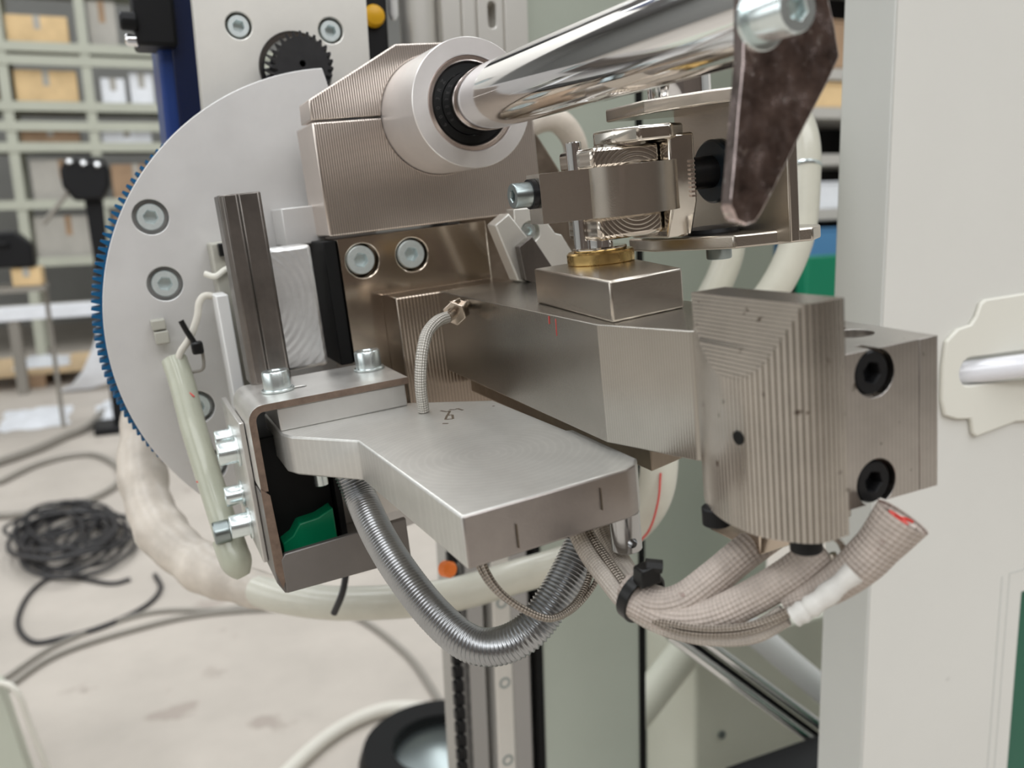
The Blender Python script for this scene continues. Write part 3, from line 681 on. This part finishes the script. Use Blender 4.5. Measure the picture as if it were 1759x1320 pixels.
part('top_cap', MB().prism([(145, 252), (146.5, 242), (152, 236), (163, 234.5), (170.5, 239), (170.5, 256), (160, 260), (149, 259)], 'c', 9.0, 13.8), 'nickel_bright', T, bevel=0.9)
part('neck', MB().cyl((154, 250, 8), (154, 250, 9.5), 9, 28), 'nickel_bright', T)
screw(T, (121.6, 250.5, -3.2), (-1, 0, 0), 3.9, 7.6, 1.9, 'zinc_dark', depth=3, name='clamp_screw')
part('lock_washer', MB().cyl((121.4, 250.5, -3.2), (119.6, 250.5, -3.2), 4.6, 24), 'black_oxide', T)
part('hex_nut', MB().lathe((172.2, 249, -2.6), (1, 0, 0), [(8.2, 0), (8.2, 3.4), (6.6, 4.8)], 6), 'nickel_bright', T, bevel=0.3, smooth=0)
part('stud', MB().cyl((175, 249, -2.6), (191, 249, -2.6), 5.4, 28), 'black_oxide', T)
T = thing('fork_bracket', 'worn nickel U bracket behind the link plate with a black washer', 'bracket', (192, 250, -27))
part('web', MB().box(190, 194, 214, 272, -26.5, 22), 'nickel_rough', T, bevel=0.6)
part('flange', MB().prism([(161, 246), (172, 228), (194, 214), (206, 218), (206, 258), (194, 272), (162, 272)], 'c', 17.6, 22), 'nickel_rough', T, bevel=0.7)
part('flange', MB().prism([(165, 252), (178, 226), (200, 215), (208, 220), (206, 258), (194, 272), (165, 268)], 'c', -27.0, -22.6), 'nickel_rough', T, bevel=0.7)
part('washer', MB().lathe((189.9, 249, -2.6), (-1, 0, 0), [(10.6, 0), (10.6, 1.6), (9.9, 2.3), (5.4, 2.3)], 48), 'blue_black_washer', T)
part('pivot_pin', MB().cyl((179, 252, 22), (179, 252, 33), 10.5, 36, .6), 'chrome', T)
part('spring_washer', MB().lathe((184, 246, -22.6), (0, 0, 1), [(9.6, 0), (9.8, .4), (9.4, 1.6), (4.8, 2.2)], 36), 'black_oxide', T)
screw(T, (187, 246, -27.0), (0, 0, -1), 4.3, 4.8, 2.0, 'zinc_dark', depth=2)

# ------------------------------------------------------------------ tilted gripper seen between block and arm
T = thing('gripper_fixture', 'tilted grey sheet bracket with a sunk screw behind the arm pedestal', 'bracket', (165, 330, -38.9))
gp = part('plate', MB().prism([(152.5, -9.5), (163, -9.8), (170.5, -21.5), (173.5, -22.5), (180, -34.5), (180, -36.8), (166, -38.7), (152, -18)], 'b', 335, 343), 'alu_plate', T, bevel=0.6)
cut(gp, T, [MB().cyl((159.2, 330, -19.4), (159.2, 339, -19.4), 4.4, 28)])
screw(T, (158.6, 339, -19.2), (0, -1, 0), 3.3, 3.4, 1.6, 'zinc', depth=1.6)
part('arm', MB().prism([(139.5, -14.5), (146, -10.5), (153, -20.5), (165, -38.6), (153, -40.6), (147, -38)], 'b', 326, 335), 'alu_plate', T, bevel=0.6)
part('arm_pad', MB().prism([(147, -24), (153.2, -20.5), (163.5, -38.3), (153.5, -40.2), (148.3, -37.6)], 'b', 321.5, 326), 'steel_dark_bar', T, bevel=0.4)

# ------------------------------------------------------------------ the two upright bars
single('dark_square_bar', MB().prism([(38.0, 344), (39.6, 342), (44.4, 341), (45.2, 342.6), (52.4, 341.6), (53.4, 343), (53.4, 356), (38.0, 357)], 'c', -64, 8.0), 'steel_dark_bar', 'dark steel square bar standing upright behind the bent bracket', 'bar', (46, 349, -64), bevel=0.5)
wb = single('pale_aluminium_bar', MB().box(52.2, 71.8, 357.8, 374, -64, -14.0), 'alu_sawn', 'pale saw-marked aluminium bar beside the dark square bar', 'bar', (62, 366, -64), bevel=1.6)
T = thing('sensor_strip', 'narrow grey sensor strip standing on the disc beside the dark bar', 'sensor', (36, 395, -60))
part('strip', MB().box(34.0, 39.0, 378, 396, -92, -31), 'white_plastic', T, bevel=0.6)
part('backing', MB().box(37, 52, 396, 409.8, -95, -10), 'grey_plastic', T, bevel=1)
part('clip', MB().box(40, 45, 392, 398, -16, -10.5), 'black_nylon', T, bevel=.4)
part('hook', MB().tube([(33, 396, -22.5), (37, 394, -24), (42, 394, -21.5), (47, 394, -22)], 1.3, 10), 'fitting_ivory', T)

# ------------------------------------------------------------------ bent bracket holding the platen
T = thing('bent_bracket', 'bent steel sheet bracket with brown cut edges clamping the platen', 'bracket', (60, 330, -133))
FT = -63.9
yo = lambda a: 303.5-(a-34)*0.03
prof = arc(36.2, FT-5.6, 5.6, 90, 180, 8)          # outer bend
inn = arc(36.2, FT-5.6, 3.2, 180, 90, 8)
sec = [(88.6, FT)] + prof + [(30.6, -94.5), (33.0, -94.5)] + inn + [(88.6, FT-2.4)]
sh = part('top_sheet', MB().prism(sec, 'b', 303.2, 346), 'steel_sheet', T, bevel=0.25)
cut(sh, T, [MB().prism(arc(45.0, 322.6, 2.2, 90, 270, 8)+arc(53.0, 322.6, 2.2, -90, 90, 8), 'c', FT-8, FT+5)])
edge = part('cut_edge', MB().prism(sec, 'b', 302.9, 303.2), 'sheet_edge', T, label='brown oxidised cut edge')
low = [(30.4, -96)] + [(30.4, -129), (32.6, -133.4), (80, -133.4), (80, -131), (34.6, -131)] + [(32.8, -128.6), (32.8, -96)]
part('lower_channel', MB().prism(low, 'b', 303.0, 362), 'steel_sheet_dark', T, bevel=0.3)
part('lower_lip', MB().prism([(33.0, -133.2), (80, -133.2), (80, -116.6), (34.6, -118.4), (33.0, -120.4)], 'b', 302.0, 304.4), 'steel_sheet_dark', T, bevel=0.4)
part('web_plate', MB().box(28.4, 30.3, 318, 372, -126, -72), 'steel_sheet', T, bevel=0.4)
part('side_edge', MB().prism([(30.4, -93), (33.2, -96), (34.0, -127), (32.0, -131), (30.4, -124)], 'b', 302.2, 303.0), 'sheet_edge', T)
screw(T, (44.8, 322.8, FT+1.1), (0, 0, 1), 5.0, 6.6, 2.4, 'zinc', depth=3, washer=6.0)
screw(T, (81.6, 331.0, FT+1.1), (0, 0, 1), 5.0, 6.6, 2.4, 'zinc', depth=3, washer=6.0)
part('spacer', MB().box(40.6, 87.2, 303.6, 340, -74.6, FT-2.4), 'alu_plain', T, bevel=0.5)
for a, b, c, r in ((27.4, 352, -84.6, 3.7), (27.4, 336, -86.4, 4.4), (27.4, 350, -107.6, 4.0), (27.4, 340, -117.0, 4.6)):
    screw(T, (a, b, c), (-1, 0, 0), r, r*1.5, r*.48, 'zinc', depth=3, washer=r*1.35)
part('spare_screw', MB().cyl((21, 352, -122), (14.6, 352, -122), 4.6, 20, .5), 'zinc_dark', T)
part('clamp_nut', MB().cyl((52.0, 312, -93.8), (52.0, 312, -89.2), 5.0, 6), 'zinc', T)
part('clamp_tail', MB().cyl((53.0, 312, -99.6), (53.0, 312, -93.8), 2.6, 16, .3), 'zinc', T)
part('foot_nut', MB().cyl((62, 318, -133.4), (62, 318, -138.4), 3.6, 6), 'zinc', T)
T = thing('terminal_block', 'black terminal housing with a green cover inside the bent bracket', 'terminal block', (50, 332, -128))
part('housing', MB().box(33.4, 58, 322, 366, -127.4, -80), 'black_rubber', T, bevel=0.6)
part('cover', MB().prism([(36, -125.6), (56, -124.6), (56, -110.0), (50, -112.4), (43, -113), (40, -117), (36, -119)], 'b', 314, 322), 'green_terminal', T, bevel=0.5)
part('side_plate', MB().box(58.2, 60.4, 316, 366, -130.6, -88), 'black_rubber', T)
part('back_sheet', MB().box(60.8, 92, 350, 353, -131, -86), 'steel_sheet', T, bevel=.3)

# ------------------------------------------------------------------ platen
T = thing('platen', 'thick grey aluminium platen plate with fly-cut rings on top', 'platen', (85, 240, -88))
pp = [(62.4, 185.0), (109.6, 187.8), (113.5, 189.6), (116.6, 193.4), (117.2, 230.4), (115.4, 231.6), (114.0, 285.2), (88.6, 308.2), (88.4, 338), (40.2, 338), (40.2, 300.4), (42.6, 293.6), (59.5, 270.9)]
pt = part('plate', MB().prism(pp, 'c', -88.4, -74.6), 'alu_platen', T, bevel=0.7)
pt.data.materials.append(M('alu_front_reflection'))
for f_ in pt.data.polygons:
    if f_.normal.y < -0.9: f_.material_index = 1  # front face gets the darker brown that stands in for its reflection
part('scratch', MB().prism([(76.2, 185.3), (76.45, 185.3), (76.45, 186.2), (76.2, 186.2)], 'c', -86.6, -80.4), 'ink_brown', T)
part('scratch', MB().prism([(101.2, 186.95), (101.4, 186.95), (101.4, 187.8), (101.2, 187.8)], 'c', -83.6, -77.6), 'ink_brown', T)
pen = MB()
for st in ([(93.8, 286.2), (95.0, 282.8), (96.4, 283.5), (93.4, 278.0), (95.0, 277.4), (93.2, 272.1), (90.9, 273.4), (93.3, 278.1)], [(96.8, 285.3), (98.2, 283.6), (99.5, 284.2), (100.1, 280.5)], [(88.3, 269.1), (89.8, 267.6)], [(110.2, 277.6), (110.8, 277.0)]):
    for p, q in zip(st, st[1:]):
        d = Vector((q[0]-p[0], q[1]-p[1])); nrm = Vector((-d.y, d.x)).normalized()*0.42
        pen.prism([(p[0]+nrm.x, p[1]+nrm.y), (p[0]-nrm.x, p[1]-nrm.y), (q[0]-nrm.x, q[1]-nrm.y), (q[0]+nrm.x, q[1]+nrm.y)], 'c', -74.7, -74.55)
part('ink_mark', pen, 'ink_brown', T, smooth=0, label='brown pen mark')
st = part('locating_stud', MB().cyl((111.4, 193.8, -99.6), (111.4, 193.8, -88.3), 4.2, 36, .4), 'rail_steel', T)
cut(st, T, [MB().cyl((110.6, 186, -96.4), (111.2, 192.5, -96.4), 1.4, 20)])

# ------------------------------------------------------------------ convex jaw
T = thing('convex_jaw', 'rounded steel jaw with fine vertical machining ridges and a chamfered top', 'jaw', (122, 152, -80))
sp = catmull([(130.8, 132.4, 0), (126.6, 132.2, 0), (123.2, 132.6, 0), (120.6, 134.4, 0), (118.2, 137.6, 0), (116.2, 141.2, 0), (115.2, 145.4, 0), (115.0, 149.5, 0), (115.0, 153.5, 0), (115.7, 158, 0), (117.1, 162.8, 0), (119.0, 167.2, 0), (121.2, 170.8, 0)], 30)
sp = resample(sp, 0.22)
curve = []
for i, p in enumerate(sp):
    t = (sp[min(i+1, len(sp)-1)]-sp[max(i-1, 0)]).normalized(); nr = Vector((-t.y, t.x, 0))
    if nr.x > 0 and p.y > 140: nr = -nr
    cen = Vector((130, 151, 0)); inward = (cen-p).normalized()
    pitch = 6; dpt = 0.34 if i % pitch == 0 else 0.0
    curve.append((p.x+inward.x*dpt, p.y+inward.y*dpt))
back = [(130.4, 170.0), (130.8, 151)]
sect = curve + back
def clip(poly, amin):
    out = []
    for i, p in enumerate(poly):
        q = poly[(i+1) % len(poly)]
        if p[0] >= amin: out.append(p)
        if (p[0] >= amin) != (q[0] >= amin):
            f = (amin-p[0])/(q[0]-p[0]); out.append((amin, p[1]+f*(q[1]-p[1])))
    return out
JB, JT, JF = -80.0, -28.9, -45.2
jm = MB(); jm.prism(sect, 'c', JB, JF)
NL = 19
for i in range(NL):
    c0 = JF+(JT-JF)*i/NL; c1 = JF+(JT-JF)*(i+1)/NL; f = (i+0.5)/NL
    jm.prism(clip(sect, 115.0+6.2*f), 'c', c0, c1)
jo = part('jaw_body', jm, 'steel_jaw', T, smooth=25)
part('bore', MB().lathe((115.15, 148.0, -58.4), (-1, 0, 0), [(1.6, -1), (1.6, 0.34), (0.1, 0.34)], 24), 'black_rubber', T, label='small drilled hole')
for a, b in ((119.4, 163.5), (125.2, 139.6)):
    part('under_screw', MB().cyl((a, b, -80), (a, b, -84.6), 3.5, 30, .3), 'black_oxide', T)
T = thing('jaw_holder', 'square aluminium jaw holder block with black socket screws, behind the jaw', 'holder', (147, 152, -78))
hb = part('holder_block', MB().prism([(131.0, 137.9), (161.4, 136.3), (164.2, 166.6), (131.0, 168.4)], 'c', -77.4, -42.2), 'alu_holder', T, bevel=0.4)
cut(hb, T, [MB().cyl((143.6, 130, -47.6), (143.6, 142.4, -47.6), 5.5, 40), MB().cyl((143.6, 130, -72.6), (143.6, 142.4, -72.6), 5.5, 40),
            MB().cyl((153.0, 153.0, -38), (153.0, 153.0, -46.0), 5.0, 36), MB().cyl((143.0, 154.6, -38), (143.0, 154.6, -46), 2.8, 28), MB().cyl((144.5, 161.5, -38), (144.5, 161.5, -46), 2.8, 28),
            MB().cyl((155.5, 160.5, -38), (155.5, 160.5, -46), 2.2, 28), MB().prism([(156.0, 130), (156.22, 130), (156.22, 137.1), (156.0, 137.1)], 'c', -90, -30)])
for c in (-47.6, -72.6): screw(T, (143.3, 142.3, c), (0, -1, 0), 4.9, 4.6, 2.45, 'black_oxide', depth=3)
part('lower_lug', MB().box(126, 139, 156, 176, -92, -80.2), 'nickel', T, bevel=.5)
part('tail_block', MB().box(132, 145, 146, 160, -84, -77.5), 'nickel_arm', T, bevel=.5)
part('terminal_clip', MB().tube([(134, 141.5, -84), (135.5, 140, -86), (136.5, 139.6, -90), (134.6, 140, -92), (133.6, 140.6, -88)], .8, 8), 'nickel_bright', T)

# ------------------------------------------------------------------ spring hose, wires and sleeves
hp = resample(catmull([(59.0, 289.2, -89.0), (60.9, 284.0, -99.4), (61.6, 270.5, -107.9), (63.5, 254.3, -115.9), (67.3, 237.4, -124.0), (72.3, 225.0, -129.1), (78.5, 217.8, -129.6), (87.0, 212.9, -125.7), (96.4, 212.9, -118.3), (105.3, 215.5, -110.5), (114.0, 219.0, -101.5)], 30), 0.24)
mb = MB(); rings = []; prev = None
for i, p in enumerate(hp):
    t = (hp[min(i+1, len(hp)-1)]-hp[max(i-1, 0)]).normalized()
    u = t.orthogonal().normalized() if prev is None else (prev-t*prev.dot(t)).normalized(); prev = u; v = t.cross(u)
    rr = 5.35+0.28*math.sin(i*0.24*2*PI/1.2)
    rings.append([p+(u*math.cos(q)+v*math.sin(q))*rr for q in [2*PI*k/22 for k in range(22)]])
mb.loft(rings)
T = thing('spring_hose', 'coiled grey steel spring hose hanging in a bow under the platen', 'hose', (75, 240, -130))
part('coil', mb, 'hose_steel', T, smooth=60)
part('end_sleeve', MB().cyl((109.5, 217.0, -106.0), (116, 219.6, -100), 6.2, 24, .4), 'black_rubber', T)
B_PTS = [(112.5, 213.7, -88.6), (112.3, 205.9, -100.4), (109.9, 192.5, -105.3), (106.7, 178.4, -104.8), (107.6, 172.5, -104.6)]
def sleeve(name, pts, r, m, label, cat='cable', flat=1.0, n=16, group=None, sub=8):
    return single(name, MB().tube(pts, r, n, sub, flat=flat), m, label, cat, pts[0], group=group)
sleeve('braided_wire', [(72.9, 208.8, -88.0), (73.8, 205.2, -98.4), (75.8, 200.6, -104.5), (80.6, 197.3, -109.6), (87.5, 196.6, -114.1), (95.8, 200.5, -115.3), (103.1, 205.5, -113.8), (107.6, 209.0, -110.0), (108.4, 211, -104)], 1.0, 'braid_steel', 'thin brown metal-braided wire crossing in front of the spring hose')
sleeve('braided_wire', [(71.6, 210.0, -88.0), (72.6, 206.4, -98.0), (74.8, 201.8, -104.0), (80.0, 198.4, -109.4), (87.5, 197.6, -114.6), (95.8, 200.8, -116.4), (104.4, 204.6, -114.4), (109.4, 207.4, -110.4), (110.4, 210, -103)], 0.8, 'braid_steel', 'thinner braided wire running alongside the one in front of the spring hose')
sleeve('fibre_sleeve', [(101.1, 209.0, -88.6), (100.8, 198.1, -98.4), (100.5, 186.0, -103.0), (100.7, 175.2, -106.0), (104.7, 167.4, -108.6), (111.2, 159.8, -109.8), (118.5, 151.6, -108.0), (124.4, 146.4, -103.0)], 1.7, 'fibre_sleeve_pale', 'narrow pale woven sleeve along the outside of the cable bundle', flat=1.5)
sleeve('fibre_sleeve', B_PTS, 3.0, 'fibre_sleeve_pale', 'short pale woven sleeve ending just past the cable tie', flat=1.25)
sleeve('fibre_sleeve', [(102.9, 179.4, -102.0), (104.5, 172.0, -104.6), (110.0, 167.2, -103.6), (117.7, 164.1, -98.7), (125.4, 161.1, -92.9), (135.6, 160.0, -88.6)], 3.9, 'fibre_sleeve', 'wide woven sleeve rising behind the bottom of the convex jaw', flat=1.1)
sleeve('fibre_sleeve', [(101.6, 175.8, -104.4), (106.8, 167.8, -107.2), (113.6, 160.5, -105.8), (120.9, 154.1, -100.8), (128.3, 148.2, -94.4), (134.6, 144.6, -88.6)], 3.9, 'fibre_sleeve', 'wide woven sleeve passing under the black screw of the jaw', flat=1.1)
T = thing('sleeve_end', 'frayed brown woven sleeve end with red rubber inside, below the holder', 'sleeve', (145, 140, -90))
ep = [(126.5, 147.6, -101.5), (130.6, 141.6, -97.2), (135.4, 136.6, -91.4), (140.0, 132.9, -84.8), (143.8, 130.2, -78.6)]
part('woven_tube', MB().tube(ep, 5.6, 20, 8, rfun=lambda f, l: 3.3+2.0*min(1, f*1.6)+(1.2*(f-.75)/.25 if f > .75 else 0), flat=0.86, caps=False), 'fibre_sleeve', T)
d = (Vector(ep[-1])-Vector(ep[-2])).normalized()
part('rubber_core', MB().lathe(Vector(ep[-1])-d*9+Vector((-1.6, -.6, .8)), d, [(2.4, 0), (2.4, 8.6), (1.1, 8.6), (1.1, 6)], 24), 'red_rubber', T)
part('inner_sleeve', MB().lathe(Vector(ep[-1])-d*8+Vector((2.2, .6, -.8)), d, [(2.4, 0), (2.6, 7.0), (.4, 6.4)], 20), 'fibre_sleeve_pale', T)
part('red_thread', MB().tube([Vector(ep[-1])+Vector((-.4, 1.2, -.4)), Vector(ep[-1])+Vector((1.6, .6, -1.2)), Vector(ep[-1])+Vector((3.2, .4, -2.2))], .35, 8), 'red_rubber', T)
for k in range(2):
    o_ = 0.9*k
    sleeve('steel_braid_wire', [(103.3+o_, 209.0, -88.6), (103.4+o_, 197.5, -96.9), (102.2+o_, 183.6, -101.4), (101.6+o_*.4, 171.6, -106.0-o_*.4), (105.1, 163.4, -108.0+o_*1.5), (111.0, 155.8, -107.8+o_*1.6), (117.5, 149.0, -105.6+o_*1.6), (124.6, 143.0, -100.4+o_)], 0.85, 'braid_steel',
           ('dark steel-braided wire on the underside of the cable bundle', 'dark steel-braided wire lying just above the other in the bundle')[k])
single('film_wrap', MB().tube([(121.6, 140.4, -100.0), (126.2, 136.8, -95.6), (132.6, 133.4, -89.6)], 1.9, 12, 6, rfun=lambda f, l: 2.0+.22*math.sin(l*3.1), flat=1.2), 'film_tape', 'rolled strip of clear film tape round the wire end', 'tape', (122, 142, -100))
T = thing('cable_tie', 'black nylon cable tie with its lock round the cable bundle', 'cable tie', (102, 178, -103))
tq = (Vector((104.5, 171.5, -104.5))-Vector((102.5, 181, -101.5))).normalized(); tc_ = Vector((104.2, 176.4, -104.2))
uu = tq.orthogonal().normalized(); vv = tq.cross(uu)
def tring(r, h): return [tc_+tq*h+(uu*math.cos(q)*1.0+vv*math.sin(q))*r for q in [2*PI*i/36 for i in range(36)]]
part('strap', MB().loft([tring(6.3, -1.6), tring(7.1, -1.6), tring(7.1, 1.6), tring(6.3, 1.6)], closed=True), 'black_nylon', T, bevel=.2)
part('lock', MB().add(*[([Vector((103.4, 172.0, -96.6))+Vector((x, y, z)) for x, y, z in ((-2.6,-2.2,-2.4),(3.0,-2.6,-2.0),(3.2,2.4,-2.2),(-2.4,2.6,-2.4),(-2.2,-2.2,2.4),(3.2,-2.4,3.0),(3.2,2.4,2.8),(-2.0,2.4,2.2))], [(3,2,1,0),(4,5,6,7),(0,1,5,4),(1,2,6,5),(2,3,7,6),(3,0,4,7)])][0]), 'black_nylon', T, bevel=.5)
part('tail', MB().cyl((103.6, 172, -94), (107.2, 170.2, -94.8), 1.8, 8), 'black_nylon', T)

# ------------------------------------------------------------------ things on the disc face and loose hoses
T = thing('pvc_sleeve', 'greenish translucent plastic sleeve running down the face of the disc', 'sleeve', (17, 380, -100))
part('sleeve', MB().tube([(14.4, 397, -57), (15.4, 391, -66), (16.1, 381, -84.0), (17.8, 371, -103), (19.2, 361, -118.0), (20.4, 354.0, -132.0)], 5.3, 20, 10), 'pvc_sleeve', T)
part('red_line', MB().tube([(11.2, 393, -61), (14.6, 386.4, -66.5), (18.8, 382.0, -71.5)], .35, 8), 'red_ink', T)
part('red_line', MB().tube([(12.8, 368.6, -104), (16.6, 364.6, -106.5), (21.2, 362.0, -109)], .35, 8), 'red_ink', T)
part('end_cap', MB().tube([(19.8, 357, -127), (20.6, 353.6, -133), (21.6, 351.4, -138), (22.6, 350, -142)], 6.2, 20, 8, rfun=lambda f, l: 6.3*(1-.55*max(0, f-.55)**2/.2)), 'pvc_sleeve', T)
T = thing('sensor_wire', 'thin pale sensor wires running down the face of the disc', 'wire', (22, 392, -48))
part('wire', MB().tube([(36.5, 394, -33), (31.5, 393.5, -31.5), (28.4, 393, -34), (26.4, 392.5, -40), (22.0, 392, -48), (17.0, 392.5, -54), (14.0, 394, -62)], 1.5, 12), 'cable_white', T)
part('wire', MB().tube([(25.5, 391, -50), (25.8, 391, -56), (24.8, 391.5, -62), (20, 393, -63)], 0.7, 8), 'cable_grey', T)
T = thing('cable_tie', 'small black cable tie on the thin pale wires at the disc', 'cable tie', (22, 389, -48))
part('tie_strap', MB().tube([(19.6, 389, -40), (21.2, 388.6, -45), (23.4, 388.4, -50.5)], 1.2, 8), 'black_nylon', T)
part('tie_lock', MB().box(21.6, 26.4, 386.6, 391, -55, -49.5), 'black_nylon', T, bevel=1)
T = thing('square_nut', 'small grey square block stuck on the disc beside the wires', 'nut', (11.6, 405, -44))
part('block', MB().box(8.6, 14.4, 401, 409.8, -50, -44.6), 'grey_plastic', T, bevel=.5)
part('block', MB().box(8.2, 14.0, 402, 409.8, -44, -39.6), 'grey_plastic', T, bevel=.5)
def wsingle(name, pts, r, m, label, cat='hose', **kw):
    return single(name, MB().tube(pts, r, 18, 8, **kw), m, label, cat, pts[0], 'w')
T = thing('cream_hose', 'cream plastic-covered hose, partly wrapped in white film, looping under the bracket', 'hose', (100, 449, -205), 'w')
part('film_wrap', MB().tube([(54, 592, -36), (36, 622, -60), (20, 634, -92), (6, 620, -130), (2, 596, -160), (8, 565, -184), (26, 535, -200), (50, 505, -208), (66, 486, -209)], 15, 18, 10, rfun=lambda f, l: (15+0.8*math.sin(l*.13)+0.5*math.sin(l*.31+1))*(1-.35*max(0, f-.8)/.2)), 'film_wrap', T, label='thick white film wrapping')
part('cover', MB().tube([(50, 505, -208), (68, 478, -208), (98, 455, -209), (145, 434, -207), (188, 424, -200), (222, 396, -182), (236, 366, -152), (242, 362, -124), (248, 380, -100)], 9.5, 20, 10), 'pvc_cream', T)
part('red_line', MB().tube([(236.0, 352.0, -128), (232.6, 349.5, -142), (229, 353, -158), (222, 362, -170)], .55, 8), 'red_ink', T)
single('orange_cap', MB().lathe((138, 405, -178), (0.3, -1, 0.2), [(3, 0), (4.2, 1), (4.2, 6), (2.6, 8)], 24), 'orange_plastic', 'small orange cap seen under the platen edge', 'cap', (138, 405, -178), 'w')
single('black_lead', MB().tube([(93.0, 428.2, -176), (90.6, 424.6, -183.0), (88.0, 423.6, -190), (84.2, 427, -200)], 1.8, 10), 'cable_black', 'short black lead hanging in front of the cream hose', 'wire', (95, 418, -205), 'w')
T = thing('sheathed_hose', 'cream sheathed hose with metal band coming down beside the link plate', 'hose', (333, 355, 0), 'w')
part('cover', MB().tube([(318, 420, 110), (334, 395, 72), (339, 374, 40), (337, 368, 10), (331, 366, -19.6), (318, 372, -48), (300, 390, -74)], 8.6, 20, 10), 'pvc_cream', T)
part('band', MB().lathe((338.0, 369.4, 20), (0.16, 0.30, 1.0), [(9.0, -1), (9.4, 0), (9.0, 1.2)], 36), 'zinc', T)
part('red_line', MB().tube([(329.5, 360.5, -4), (331.5, 358.4, -10), (334, 358.6, -17)], .45, 8), 'red_ink', T)
T = thing('sheathed_hose', 'cream sheathed hose with a folded ring and no metal band', 'hose', (322, 385, -10), 'w')
part('cover', MB().tube([(314, 440, 30), (314, 414, 12), (315, 402, -6), (313, 400, -28), (302, 410, -58), (284, 436, -90)], 8.2, 20, 10), 'pvc_cream', T)
part('fold', MB().lathe((315.0, 402, -10), (-.03, -.05, 1), [(8.6, -1.4), (9.6, 0), (8.6, 1.4)], 36), 'pvc_cream', T)
wsingle('clear_wrap', [(205, 470, 34), (216, 455, 48), (232, 450, 52), (247, 455, 40), (256, 470, 20)], 7, 'film_wrap', 'crumpled clear film wrap behind the clamp block', 'film')
